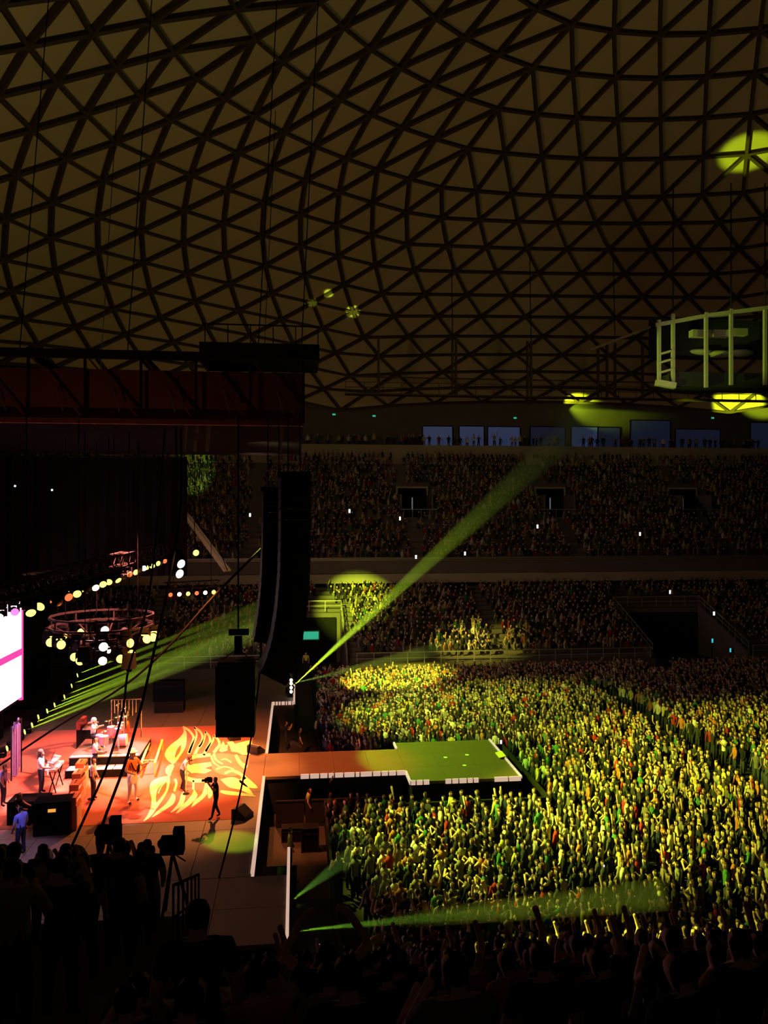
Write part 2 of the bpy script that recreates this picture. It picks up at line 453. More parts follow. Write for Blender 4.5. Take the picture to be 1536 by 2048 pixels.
# fascia below the upper tier
MB().box2((XL, -1.6, 7.05), (XR, -1.2, 7.95)).box2((XL, -1.2, 7.6), (XR, 0.6, 7.9)).build('fascia', 'concrete_lt', ust)
MB().box2((XL, -1.5, 8.0), (XR, -1.42, 9.2)).build('parapet', 'concrete', ust)
mb = MB()
for i in range(3): mb.bar((XL, -1.55, 9.3 + i * 0.0 + 0.12 * i), (XR, -1.55, 9.3 + 0.12 * i), 0.05)
mb.build('guard_rail', 'rail', ust)
for p in portals:
    j0 = UP0 + 10 * UPP - 78; zz = UZ + 9 * UPR
    MB().box2((p - PW, j0 + 3.3, zz), (p + PW, j0 + 3.5, zz + 3.4)).build('portal_back', 'black', ust)
    MB().box2((p - PW - 0.2, j0 - 0.1, zz), (p - PW, j0 + 3.5, zz + 2.6)).build('portal_side', 'concrete', ust)
    MB().box2((p + PW, j0 - 0.1, zz), (p + PW + 0.2, j0 + 3.5, zz + 2.6)).build('portal_side', 'concrete', ust)
    MB().box2((p - PW - 0.2, j0 + 3.3, zz + 2.4), (p + PW + 0.2, j0 + 3.6, zz + 3.6)).build('portal_lintel', 'concrete_lt', ust)
    MB().box2((p - 0.06, j0 + 3.22, zz + 0.9), (p + 0.06, j0 + 3.29, zz + 2.3)).build('portal_lamp', 'portallamp', ust)
    mb = MB(); mb.bar((p - PW - 0.8, j0 - 0.3, zz + 0.9), (p + PW + 0.8, j0 - 0.3, zz + 0.9), 0.06)
    for k in range(6): mb.bar((p - PW - 0.8 + k * (2 * PW + 1.6) / 5, j0 - 0.3, zz - 0.2), (p - PW - 0.8 + k * (2 * PW + 1.6) / 5, j0 - 0.3, zz + 0.9), 0.05)
    mb.build('portal_rail', 'rail', ust)
tag(ust, 'upper terrace of the stand with three dark portals', kind='structure')
# upper concourse and wall under the dome
TOPZ = UZ + UPN * UPR + 1.7; TOPY = UP0 + UPN * UPP
con = empty('concourse', (0, TOPY, 0)); O = Vector((0, TOPY, 0))
MB().box2((XL, 0, TOPZ - 2.3), (XR, 5.5, TOPZ)).build('concourse_floor', 'concrete', con)
MB().box2((XL, -0.15, TOPZ - 2.1), (XR, 0.1, TOPZ + 0.3)).build('parapet', 'concrete_lt', con)
tag(con, 'walkway behind the top row under the dome edge', kind='structure')
WY = TOPY + 4.5
wallf = MB().box2((XL, WY, TOPZ), (XR, WY + 0.4, TOPZ + 9.5)).build('wall_far', 'concrete')
tag(wallf, 'dark wall behind the top walkway', kind='structure')
win_px = [(845, 905, 852), (918, 968, 852), (975, 1040, 853), (1060, 1130, 853), (1142, 1195, 853), (1195, 1240, 854), (1260, 1340, 840), (1350, 1440, 858), (1500, 1560, 845)]
for i, (a, b, t) in enumerate(win_px):
    pa, pb = on_y(a, t, WY), on_y(b, 890, WY)
    wn = MB().box2((pa.x, WY - 0.05, TOPZ + 0.3), (pb.x, WY - 0.02, pa.z)).build('window_%d' % (i + 1), 'bluewin' if i in (0, 1, 2, 4) else 'bluedim')
    tag(wn, 'blue lit window behind the top walkway', kind='structure')
    mb = MB()
    mb.bar((pa.x, WY - 0.08, pa.z), (pb.x, WY - 0.08, pa.z), 0.12).bar((pa.x, WY - 0.08, TOPZ), (pa.x, WY - 0.08, pa.z), 0.12).bar((pb.x, WY - 0.08, TOPZ), (pb.x, WY - 0.08, pa.z), 0.12)
    mb.build('window_frame', 'black', wn)
for (px, py) in ((668, 829), (748, 832), (1030, 836), (1425, 836)):
    p = on_y(px, py, WY - 0.05)
    e = empty('exit_sign', p)
    MB().box((0, 0, 0), (0.55, 0.1, 0.32)).build('case', 'black', e)
    MB().box((0, -0.06, 0), (0.42, 0.02, 0.22)).build('lit_face', 'exit', e)
    tag(e, {668: 'small green lit sign on the top wall, leftmost of four', 748: 'small green lit sign on the top wall, second from the left',
            1030: 'small green lit sign above the blue windows', 1425: 'small green lit sign near the yellow lit roof patch'}[px], 'sign', 'green lit signs on the top wall')

# ------------------------------------------------------------------ stage
SZ = 1.8
SX, SY0, SY1 = -1.5, 26.5, 50.5
stage = empty('stage', (-9, 38.4, 0)); SO = Vector((-9, 38.4, 0))
def sb(mb, a, b): return mb.box2(Vector(a) - SO, Vector(b) - SO)
DX0 = -24.0
# deck boards laid side by side
for i in range(11):
    x0 = DX0 + i * (SX - DX0) / 11; x1 = DX0 + (i + 1) * (SX - DX0) / 11
    for j in range(6):
        y0 = SY0 + j * (SY1 - SY0) / 6; y1 = SY0 + (j + 1) * (SY1 - SY0) / 6
        sb(MB(), (x0 + 0.01, y0 + 0.01, SZ - 0.12), (x1 - 0.01, y1 - 0.01, SZ)).build('deck_board', 'stage', stage)
sb(MB(), (DX0, SY0, 0), (SX - 0.05, SY1, SZ - 0.13)).build('understage_skirt', 'black', stage)
sb(MB(), (-14, 22.3, 0), (-0.25, SY0, SZ - 0.16)).build('near_wing_base', 'black', stage)
for i in range(6):
    for j in range(2):
        x0 = -14 + i * 13.75 / 6; y0 = 22.3 + j * 2.1
        sb(MB(), (x0 + 0.01, y0 + 0.01, SZ - 0.15), (x0 + 13.75 / 6 - 0.01, y0 + 2.09, SZ - 0.005)).build('wing_board', 'stage', stage)
sb(MB(), (-16, SY1, 0), (-0.1, 57.5, SZ - 0.02)).build('far_wing', 'stage', stage)
tag(stage, 'main stage deck with side wings lit orange', 'stage')

thrust = empty('thrust_stage', (4, 38.2, 0)); TO = Vector((4, 38.2, 0))
TY0, TY1, BX0, BX1, BY0, BY1 = 36.4, 39.9, 5.2, 10.4, 35.0, 41.0
def tb(mb, a, b): return mb.box2(Vector(a) - TO, Vector(b) - TO)
for i in range(4):
    x0 = SX + i * (BX0 - SX) / 4; x1 = SX + (i + 1) * (BX0 - SX) / 4
    tb(MB(), (x0 + 0.005, TY0, SZ - 0.14), (x1 - 0.005, TY1, SZ - 0.01)).build('runway_board', 'stage', thrust)
for i in range(3):
    for j in range(3):
        x0 = BX0 + i * (BX1 - BX0) / 3; y0 = BY0 + j * (BY1 - BY0) / 3
        tb(MB(), (x0 + 0.004, y0 + 0.004, SZ - 0.14), (x0 + (BX1 - BX0) / 3 - 0.004, y0 + (BY1 - BY0) / 3 - 0.004, SZ - 0.01)).build('platform_board', 'stage', thrust)
tb(tb(MB(), (SX, TY0 + 0.1, 0), (BX0, TY1 - 0.1, SZ - 0.15)), (BX0 + 0.1, BY0 + 0.1, 0), (BX1 - 0.1, BY1 - 0.1, SZ - 0.15)).build('skirt', 'black', thrust)
tag(thrust, 'runway with square platform reaching into the crowd, lit orange and green', 'runway')
# lit fascia panels along the edges
def fascia_run(parent, off, a, b, n, h=0.21, gap=0.03, th=0.07, lift=0.05):
    a, b = Vector(a), Vector(b)
    ts = sorted([0, 1] + [min(0.99, max(0.01, (i + rng.uniform(-0.25, 0.25)) / n)) for i in range(1, n)])
    d = (b - a).normalized()
    for t0, t1 in zip(ts[:-1], ts[1:]):
        p = a.lerp(b, t0) + d * gap; q = a.lerp(b, t1) - d * gap
        if (q - p).length < 0.05: continue
        c = (p + q) / 2 + Vector((0, 0, lift - h / 2)) - off
        ang = math.atan2(d.y, d.x)
        MB().box(c, ((q - p).length, th, h), Matrix.Rotation(ang, 3, 'Z')).build('led_panel', 'led', parent)
fascia_run(thrust, TO, (0.2, TY0, SZ), (BX0, TY0, SZ), 12)
fascia_run(thrust, TO, (BX0, TY0, SZ), (BX0, BY0, SZ), 2)
fascia_run(thrust, TO, (BX0, BY0, SZ), (6.1, BY0, SZ), 3)
fascia_run(thrust, TO, (6.8, BY0, SZ), (8.4, BY0, SZ), 5)
fascia_run(thrust, TO, (9.1, BY0, SZ), (BX1, BY0, SZ), 2)
fascia_run(thrust, TO, (BX1, BY0, SZ), (BX1, BY1, SZ), 9, th=0.1, h=0.12)
fascia_run(thrust, TO, (BX0, 39.9, SZ), (BX0, BY1, SZ), 1, th=0.1, h=0.12)
fascia_run(stage, SO, (SX + 0.03, SY0 + 0.2, SZ), (SX + 0.03, TY0, SZ), 14, h=0.2, gap=0.004, th=0.12)
fascia_run(stage, SO, (SX + 0.03, TY1, SZ), (SX + 0.03, SY1, SZ), 14, h=0.2, gap=0.004, th=0.12)
fascia_run(stage, SO, (SX, SY1, SZ), (-0.1, SY1, SZ), 7, h=0.22)
fascia_run(stage, SO, (-0.1, SY1, SZ), (-0.1, 55.5, SZ), 4, h=0.2, th=0.12)
fascia_run(stage, SO, (-0.25, 22.2, SZ), (-0.25, 28.6, SZ), 9, h=0.2, gap=0.05, th=0.1)

# carpet with the winged emblem
carpet = empty('stage_carpet', (-7, 38.2, SZ)); CO = Vector((-7, 38.2, SZ))
MB().box2(Vector((-14.6, 31.5, SZ)) - CO, Vector((-2.3, 45.4, SZ + 0.012)) - CO).build('carpet_sheet', 'carpet', carpet)
def zpt(x, y): return on_z(280 + x / 5.908, 1430 + y / 5.908, SZ + 0.015)
def emblem(pts, mname='print', lift=0.004, name='feather_print'):
    ps = [zpt(*p) for p in pts]
    MB().prism([(p.x - CO.x, p.y - CO.y) for p in ps], 0.010, 0.012 + lift, 0).build(name, mname, carpet)
def smooth(pts, n=5):
    out = []
    for i in range(len(pts) - 1):
        p0 = pts[max(i - 1, 0)]; p1 = pts[i]; p2 = pts[i + 1]; p3 = pts[min(i + 2, len(pts) - 1)]
        for k in range(n):
            t = k / n
            out.append(tuple(0.5 * ((2 * p1[j]) + (-p0[j] + p2[j]) * t + (2 * p0[j] - 5 * p1[j] + 4 * p2[j] - p3[j]) * t * t + (-p0[j] + 3 * p1[j] - 3 * p2[j] + p3[j]) * t ** 3) for j in range(2)))
    out.append(tuple(pts[-1])); return out
def stroke(pts, w0, w1=None, mname='print', lift=0.004, name='feather_print'):
    pts = smooth(pts); n = len(pts); L = []; R = []
    for i, p in enumerate(pts):
        a = Vector(pts[max(i - 1, 0)]); b = Vector(pts[min(i + 1, n - 1)]); d = (b - a).normalized()
        t = i / (n - 1)
        wd = (w0 + ((w1 if w1 is not None else w0) - w0) * t) / 2
        L.append((p[0] - d.y * wd, p[1] + d.x * wd)); R.append((p[0] + d.y * wd, p[1] - d.x * wd))
    emblem(L + R[::-1], mname, lift, name)
def closed(pts): return smooth(list(pts) + [pts[0]], 4)[:-1]
emblem(closed([(500, 130), (548, 200), (552, 280), (540, 360), (510, 430), (470, 490), (440, 535), (390, 575), (325, 530), (293, 470), (320, 400), (385, 335), (445, 290), (495, 235), (515, 190)]))
emblem(closed([(490, 350), (455, 380), (425, 440), (412, 505), (445, 475), (478, 420)]), 'carpet', 0.009, 'slit_print')
for pts, a, b in [([(505, 140), (570, 175), (622, 235), (632, 290), (605, 370), (572, 460)], 24, 34), ([(640, 145), (705, 190), (738, 250), (728, 320), (685, 390), (645, 470)], 24, 34),
                  ([(640, 145), (668, 210), (660, 270), (622, 350), (580, 450)], 20, 34), ([(770, 195), (818, 250), (828, 320), (795, 390), (750, 475)], 24, 34),
                  ([(770, 195), (768, 250), (735, 330), (700, 380)], 20, 30), ([(870, 240), (922, 290), (938, 350), (905, 400), (872, 445)], 24, 36),
                  ([(870, 240), (862, 300), (815, 370), (775, 430)], 22, 30), ([(548, 540), (640, 492), (760, 478), (835, 470)], 50, 36),
                  ([(520, 735), (640, 772), (755, 775)], 50, 40), ([(632, 770), (630, 880)], 24, 24), ([(412, 755), (430, 810), (405, 900)], 30, 26),
                  ([(1130, 470), (1180, 560), (1260, 620)], 30, 60), ([(870, 455), (900, 530), (980, 580)], 30, 14), ([(840, 480), (870, 560), (940, 610)], 24, 12), ([(1000, 690), (1090, 660), (1190, 700), (1240, 760)], 26, 40),
                  ([(900, 640), (1000, 610), (1110, 640)], 20, 12), ([(1080, 560), (1010, 520), (960, 530)], 18, 12)]:
    stroke(pts, a, b)
emblem([(985, 305), (1005, 360), (1040, 350), (1030, 420), (960, 440), (935, 420), (955, 360)])
emblem([(1025, 320), (1090, 305), (1120, 340), (1320, 290), (1325, 360), (1300, 470), (1210, 470), (1150, 440), (1080, 430), (1060, 370)])
emblem([(500, 572), (650, 578), (832, 556), (850, 600), (765, 628), (850, 652), (770, 690), (640, 682), (520, 702), (492, 650)])
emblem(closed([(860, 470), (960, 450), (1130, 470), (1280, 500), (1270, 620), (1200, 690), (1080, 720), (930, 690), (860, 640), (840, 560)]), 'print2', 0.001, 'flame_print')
emblem(closed([(390, 575), (402, 610), (372, 680), (352, 725), (312, 690), (303, 640), (340, 592)]))
emblem(closed([(352, 722), (352, 800), (330, 890), (288, 970), (240, 1040), (192, 1110), (150, 1170), (98, 1225), (38, 1255), (90, 1180), (130, 1080), (135, 980), (118, 900), (118, 830), (150, 780), (220, 745), (290, 725)]))
emblem(closed([(318, 790), (255, 825), (200, 900), (188, 1010), (205, 1025), (262, 955), (308, 880)]), 'carpet', 0.009, 'slit_print')
stroke([(300, 790), (250, 850), (215, 930)], 18, 10, 'print', 0.012)
for pts in ([(382, 925), (420, 960), (402, 1040), (340, 1092), (250, 1150), (140, 1210), (200, 1140), (300, 1055), (350, 990)],
            [(512, 900), (536, 950), (516, 1040), (470, 1092), (360, 1155), (420, 1085), (462, 1020), (482, 950)],
            [(640, 880), (676, 940), (650, 1000), (560, 1082), (430, 1165), (480, 1085), (560, 1008), (612, 940)],
            [(772, 790), (802, 900), (762, 970), (692, 1032), (605, 1092), (650, 1008), (722, 948), (752, 880)],
            [(785, 800), (852, 900), (852, 950), (812, 985), (795, 900)],
            [(950, 760), (1100, 735), (1230, 800), (1330, 925), (1320, 948), (1180, 882), (1050, 852)],
            [(1240, 715), (1392, 858), (1260, 850), (1170, 780)],
            [(960, 888), (1200, 918), (1375, 962), (1210, 955), (1040, 942), (948, 912)]):
    emblem(closed(pts))
tag(carpet, 'orange red stage carpet printed with yellow feathered wings', 'carpet')

# ------------------------------------------------------------------ people
def skin_person(name, J, E_, radii, labels, hair=True, sub=1, mats=('skin', 'cloth', 'jeans', 'hair')):
    """one continuous body grown over a joint skeleton; labels give the material of each joint"""
    names = list(J); idx = {n: i for i, n in enumerate(names)}
    me = bpy.data.meshes.new(name)
    me.from_pydata([J[n] for n in names], [(idx[a], idx[b]) for a, b in E_], [])
    o = bpy.data.objects.new(name, me); COL.objects.link(o)
    sm = o.modifiers.new('skin', 'SKIN'); sm.use_smooth_shade = True
    for i, n in enumerate(names):
        r = radii[n]; r = r if isinstance(r, tuple) else (r, r)
        me.skin_vertices[0].data[i].radius = r
    me.skin_vertices[0].data[idx['pelvis']].use_root = True
    if sub:
        ss = o.modifiers.new('sub', 'SUBSURF'); ss.levels = sub; ss.render_levels = sub
    dg = bpy.context.evaluated_depsgraph_get()
    res = bpy.data.meshes.new_from_object(o.evaluated_get(dg))
    bpy.data.objects.remove(o)
    res.name = name
    res.materials.clear()
    for m_ in mats: res.materials.append(M[m_])
    P = {n: Vector(J[n]) for n in names}
    hd = P['head']; fw = (P['nose'] - hd); fw.z = 0; fw = fw.normalized()
    for pl in res.polygons:
        c = pl.center; best = min(names, key=lambda n: (c - P[n]).length - 0.6 * (radii[n] if not isinstance(radii[n], tuple) else max(radii[n])))
        mi = labels[best]
        if hair and best in ('head', 'crown', 'nose', 'jaw'):
            rel = c - hd
            if rel.z > 0.055 or rel.dot(fw) < -0.01: mi = 3
        pl.material_index = mi
        pl.use_smooth = True
    return res

E_BODY = [('pelvis', 'spine'), ('spine', 'chest'), ('chest', 'neck'), ('neck', 'jaw'), ('jaw', 'head'), ('head', 'crown'), ('jaw', 'nose'),
          ('chest', 'lsh'), ('lsh', 'lel'), ('lel', 'lwr'), ('lwr', 'lha'), ('chest', 'rsh'), ('rsh', 'rel'), ('rel', 'rwr'), ('rwr', 'rha'),
          ('pelvis', 'lhip'), ('lhip', 'lkn'), ('lkn', 'lan'), ('lan', 'lto'), ('pelvis', 'rhip'), ('rhip', 'rkn'), ('rkn', 'ran'), ('ran', 'rto')]
R_BODY = dict(pelvis=0.13, spine=0.125, chest=0.145, neck=0.055, jaw=0.07, head=0.10, crown=0.07, nose=0.03, lsh=0.075, lel=0.05, lwr=0.036, lha=0.045,
              rsh=0.075, rel=0.05, rwr=0.036, rha=0.045, lhip=0.10, lkn=0.068, lan=0.048, lto=0.042, rhip=0.10, rkn=0.068, ran=0.048, rto=0.042)
L_BODY = dict(pelvis=2, spine=1, chest=1, neck=0, jaw=0, head=0, crown=0, nose=0, lsh=1, lel=0, lwr=0, lha=0, rsh=1, rel=0, rwr=0, rha=0,
              lhip=2, lkn=2, lan=2, lto=3, rhip=2, rkn=2, ran=2, rto=3)
def joints(**kw):
    J = dict(pelvis=(0, 0, 0.95), spine=(0, 0.01, 1.12), chest=(0, 0, 1.33), neck=(0, 0.01, 1.48), jaw=(0, 0.035, 1.55), head=(0, 0.02, 1.63), crown=(0, 0.0, 1.70), nose=(0, 0.10, 1.59),
             lsh=(-0.19, 0, 1.40), lel=(-0.26, 0.02, 1.12), lwr=(-0.25, 0.12, 0.90), lha=(-0.24, 0.16, 0.82),
             rsh=(0.19, 0, 1.40), rel=(0.26, 0.02, 1.12), rwr=(0.25, 0.12, 0.90), rha=(0.24, 0.16, 0.82),
             lhip=(-0.10, 0, 0.88), lkn=(-0.12, 0.03, 0.48), lan=(-0.13, -0.01, 0.10), lto=(-0.15, 0.13, 0.045),
             rhip=(0.10, 0, 0.88), rkn=(0.12, 0.03, 0.48), ran=(0.13, -0.01, 0.10), rto=(0.15, 0.13, 0.045))
    J.update(kw); return J
def body(name, J, sub=1, mats=('skin', 'cloth', 'jeans', 'hair'), labels=None, hair=True):
    lb = dict(L_BODY); lb.update(labels or {})
    return skin_person(name, J, E_BODY, R_BODY, lb, hair, sub, mats)
up_l = dict(lel=(-0.36, 0.10, 1.60), lwr=(-0.30, 0.14, 1.84), lha=(-0.27, 0.15, 1.93))
up_r = dict(rel=(0.36, 0.10, 1.60), rwr=(0.30, 0.14, 1.84), rha=(0.27, 0.15, 1.93))
V = {}
V['stand'] = body('person', joints())
V['up1'] = body('person', joints(**up_r))
V['up2'] = body('person', joints(**up_l, **up_r))
V['clap'] = body('person', joints(lel=(-0.27, 0.16, 1.17), lwr=(-0.10, 0.32, 1.30), lha=(-0.03, 0.36, 1.37), rel=(0.27, 0.16, 1.17), rwr=(0.10, 0.32, 1.30), rha=(0.03, 0.36, 1.37)))
V['phone'] = body('person', joints(lel=(-0.24, 0.22, 1.24), lwr=(-0.12, 0.34, 1.46), lha=(-0.06, 0.36, 1.54), rel=(0.24, 0.22, 1.24), rwr=(0.12, 0.34, 1.46), rha=(0.06, 0.36, 1.54)))
V['lean'] = body('person', joints(chest=(0.05, 0.05, 1.32), neck=(0.07, 0.08, 1.46), jaw=(0.08, 0.11, 1.53), head=(0.09, 0.10, 1.61), crown=(0.10, 0.08, 1.68), nose=(0.08, 0.18, 1.57), lsh=(-0.13, 0.05, 1.38), rsh=(0.24, 0.05, 1.38)))
POSES = ['stand', 'stand', 'lean', 'clap', 'up1', 'lean', 'phone', 'stand', 'stand', 'up2']
SHIRTS = [((0.02, 0.02, 0.025), 'black'), ((0.03, 0.03, 0.035), 'black'), ((0.015, 0.015, 0.015), 'black'), ((0.05, 0.05, 0.06), 'charcoal'), ((0.04, 0.035, 0.05), 'charcoal'), ((0.02, 0.025, 0.05), 'navy'),
          ((0.20, 0.19, 0.18), 'grey'), ((0.62, 0.58, 0.50), 'white'), ((0.28, 0.03, 0.03), 'red'), ((0.36, 0.14, 0.05), 'orange'), ((0.05, 0.15, 0.06), 'green'), ((0.45, 0.38, 0.12), 'yellow'), ((0.03, 0.03, 0.03), 'black'), ((0.10, 0.09, 0.08), 'brown'), ((0.02, 0.02, 0.02), 'black'), ((0.04, 0.04, 0.04), 'charcoal'), ((0.25, 0.22, 0.17), 'beige'), ((0.16, 0.14, 0.12), 'brown')]
def place_person(pose, loc, face, color, label, group, cat='person', scale=1.0, name='person'):
    o = bpy.data.objects.new(name, V[pose]); COL.objects.link(o)
    o.location = loc; o.rotation_euler = (0, 0, face); o.scale = (scale,) * 3
    o.color = (*color, 1)
    return tag(o, label, cat, group)
def face_to(p, q): return math.atan2(q[1] - p[1], q[0] - p[0]) - PI / 2


FOCUS = FOCUS_ = (-4.0, 38.2)

# ------------------------------------------------------------------ performers and stage gear
def foot(px, py): return on_z(px, py, SZ + 0.014)
def performer(mesh, px, py, face, color, label, scale=1.0, z=SZ + 0.014):
    p = on_z(px, py, z)
    o = bpy.data.objects.new('person', mesh); COL.objects.link(o)
    o.location = p; o.rotation_euler = (0, 0, face); o.scale = (scale,) * 3; o.color = (*color, 1)
    return tag(o, label, 'person')
def hair_child(o, col=(0.6, 0.5, 0.4), c=(0, 0.0, 1.64), rad=(0.11, 0.12, 0.12), long=0.0):
    m = mat('performer_hair', col, 0.8, var=0.2, scale=15)
    mb = MB().ball((c[0], c[1] - 0.02, c[2] + 0.03), rad, 10, 7)
    if long: mb.tube([(c[0], c[1] - 0.07, c[2]), (c[0], c[1] - 0.10, c[2] - long)], [0.09, 0.06], 8)
    h = mb.build('hair', m, o, True); return h
FA = -PI / 2                       # facing the audience (+x)
# guitarist in white trousers
gJ = joints(lel=(-0.34, 0.10, 1.18), lwr=(-0.40, 0.30, 1.25), lha=(-0.42, 0.36, 1.28), rel=(0.30, 0.02, 1.14), rwr=(0.12, 0.20, 1.02), rha=(0.05, 0.22, 1.02),
            lkn=(-0.15, 0.05, 0.48), lan=(-0.18, -0.02, 0.10), lto=(-0.21, 0.12, 0.045), rkn=(0.14, 0.04, 0.48), ran=(0.17, 0.0, 0.10), rto=(0.20, 0.14, 0.045))
gm = body('person', gJ, 2, ('skin', 'cloth', 'white', 'hair'))
GP = foot(264, 1606)
g = performer(gm, 264, 1606, FA - 0.55, (0.62, 0.16, 0.05), 'guitarist in orange jacket and white trousers on the stage carpet', 1.28)
MB().lathe((0, 0.02, 1.69), [(0.16, 0.0), (0.165, 0.01), (0.10, 0.02), (0.09, 0.10), (0.04, 0.12)], 14).build('hat', 'white', g, True)
MB().tube([(0, -0.10, 1.35), (0.14, 0.09, 1.38), (0.05, 0.17, 1.10), (-0.1, 0.12, 1.06)], 0.02, 6).build('strap', 'black', g)
def guitar(loc, face, tilt, colm, label, scale=1.0):
    e = empty('electric_guitar', loc); e.rotation_mode = 'XYZ'
    e.rotation_euler = (0, tilt, face); e.scale = (scale,) * 3
    pts = [(0.0, 0.10), (-0.10, 0.17), (-0.24, 0.17), (-0.34, 0.10), (-0.36, 0.0), (-0.34, -0.11), (-0.22, -0.17), (-0.10, -0.15), (-0.03, -0.17), (0.04, -0.13), (0.0, -0.05), (0.02, 0.03)]
    mb = MB().prism(pts, -0.022, 0.022)
    mb.v = [(p[0], p[2], p[1]) for p in mb.v]; mb.f = [f[::-1] for f in mb.f]
    mb.build('body', colm, e)
    MB().box((0.33, 0.015, 0), (0.68, 0.02, 0.05)).build('neck', 'wood', e)
    MB().box((0.74, 0.01, 0.015), (0.16, 0.018, 0.085)).build('headstock', 'wood', e)
    MB().box((-0.14, 0.03, 0), (0.03, 0.02, 0.09)).box((-0.05, 0.03, 0), (0.03, 0.02, 0.09)).build('pickup', 'black', e)
    return tag(e, label, 'guitar')
guitar(Vector(GP) + Vector((0.22, -0.12, 1.18)), FA - 0.55 + PI, -0.45, 'white', 'white electric guitar with dark red neck held by the guitarist in white trousers', 1.1)
# singer bending over by the microphone stand
sJ = joints(pelvis=(0, -0.05, 0.93), spine=(0, 0.05, 1.08), chest=(0, 0.18, 1.25), neck=(0, 0.28, 1.36), jaw=(0, 0.34, 1.40), head=(0, 0.35, 1.48), crown=(0, 0.35, 1.56), nose=(0, 0.43, 1.42),
            lsh=(-0.19, 0.17, 1.32), lel=(-0.26, 0.32, 1.10), lwr=(-0.10, 0.46, 1.20), lha=(-0.03, 0.48, 1.27), rsh=(0.19, 0.17, 1.32), rel=(0.30, 0.20, 1.05), rwr=(0.24, 0.36, 0.90), rha=(0.22, 0.42, 0.86),
            lkn=(-0.12, 0.06, 0.48), lan=(-0.14, -0.06, 0.10), lto=(-0.16, 0.08, 0.045), rkn=(0.14, 0.10, 0.48), ran=(0.16, 0.10, 0.10), rto=(0.18, 0.24, 0.045))
sg = performer(body('person', sJ, 2), 364, 1583, FA, (0.55, 0.60, 0.85), 'singer in pale blue white shirt bending over on the printed carpet', 1.0)
hair_child(sg, (0.20, 0.12, 0.10), (0, 0.34, 1.49), (0.11, 0.12, 0.11), 0.22)
def mic_stand(loc, label, h=1.45, dx=0.25, scarf=False):
    e = empty('microphone_stand', loc)
    MB().lathe((0, 0, 0), [(0.15, 0), (0.15, 0.02), (0.03, 0.04), (0.02, 0.06)], 14).build('base', 'black', e)
    MB().tube([(0, 0, 0.05), (0, 0, h)], 0.014, 8).build('pole', 'chrome', e)
    MB().tube([(0, 0, h), (dx, 0, h + 0.12)], 0.011, 6).build('boom', 'chrome', e)
    MB().tube([(dx, 0, h + 0.12), (dx + 0.12, 0, h + 0.15), (dx + 0.17, 0, h + 0.16)], [0.016, 0.024, 0.03], 8).build('microphone', 'black', e)
    if scarf: MB().tube([(0.01, 0, h - 0.1), (0.03, 0.03, h - 0.5), (0.02, -0.02, h - 0.9)], [0.03, 0.05, 0.02], 6).build('scarf', 'white', e)
    return tag(e, label, 'microphone stand')
mic_stand(foot(372, 1588), 'microphone stand with hanging scarf beside the bending singer', 1.3, 0.1, True)
# dark camera operator on the carpet edge
cJ = joints(lel=(-0.28, 0.14, 1.22), lwr=(-0.18, 0.28, 1.45), lha=(-0.12, 0.32, 1.52), rel=(0.28, 0.16, 1.22), rwr=(0.18, 0.30, 1.45), rha=(0.12, 0.33, 1.52),
            lkn=(-0.13, 0.12, 0.48), lan=(-0.12, 0.20, 0.10), lto=(-0.13, 0.34, 0.045), rkn=(0.12, -0.02, 0.48), ran=(0.12, -0.18, 0.10), rto=(0.13, -0.05, 0.05))
performer(body('person', cJ, 2), 432, 1637, PI / 2 + 0.3, (0.015, 0.015, 0.015), 'camera operator in black at the near edge of the printed carpet', 0.98)
cm = empty('handheld_camera', on_z(432, 1637, SZ) + Vector((-0.30, 0.08, 1.52)))
MB().box((0, 0, 0), (0.30, 0.14, 0.16)).build('body', 'black', cm); MB().lathe((-0.15, 0, 0), [(0.05, 0), (0.06, 0.12)], 10, Matrix.Rotation(-PI / 2, 3, 'Y')).build('lens', 'black', cm)
MB().box((0.02, 0, 0.11), (0.18, 0.03, 0.04)).build('handle', 'black', cm)
tag(cm, 'black video camera raised by the operator on the carpet', 'camera')
# keyboard / steel player at the left with white shirt, purple light
kJ = joints(lel=(-0.30, 0.14, 1.14), lwr=(-0.22, 0.36, 1.10), lha=(-0.20, 0.44, 1.08), rel=(0.30, 0.14, 1.14), rwr=(0.22, 0.36, 1.10), rha=(0.20, 0.44, 1.08))
kb = performer(body('person', kJ, 2), 82, 1588, FA, (0.80, 0.78, 0.85), 'bass player in white shirt and dark trousers behind the orange cabinets', 1.1)
hair_child(kb, (0.25, 0.15, 0.12), (0, 0.0, 1.64), (0.115, 0.12, 0.12), 0.25)
guitar(on_z(82, 1588, SZ) + Vector((0.32, 0.05, 1.2)), FA + PI, -0.4, 'white', 'white bass guitar held by the player behind the orange cabinets', 1.25)
# keyboard rack with white gear
kr = empty('keyboard_rack', foot(112, 1578))
mb = MB()
for s in (-0.5, 0.5): mb.bar((-0.15, s, 0), (0.15, s, 1.0), 0.04).bar((0.15, s, 0), (-0.15, s, 1.0), 0.04)
mb.build('stand', 'black', kr)
MB().box((0, 0, 1.02), (0.34, 1.25, 0.10)).build('lower_keyboard', 'white', kr)
MB().box((-0.08, 0, 1.30), (0.30, 1.10, 0.08), Matrix.Rotation(0.25, 3, 'Y')).build('upper_keyboard', 'white', kr)
tag(kr, 'rack of two pale keyboards beside the white shirted player', 'keyboard')
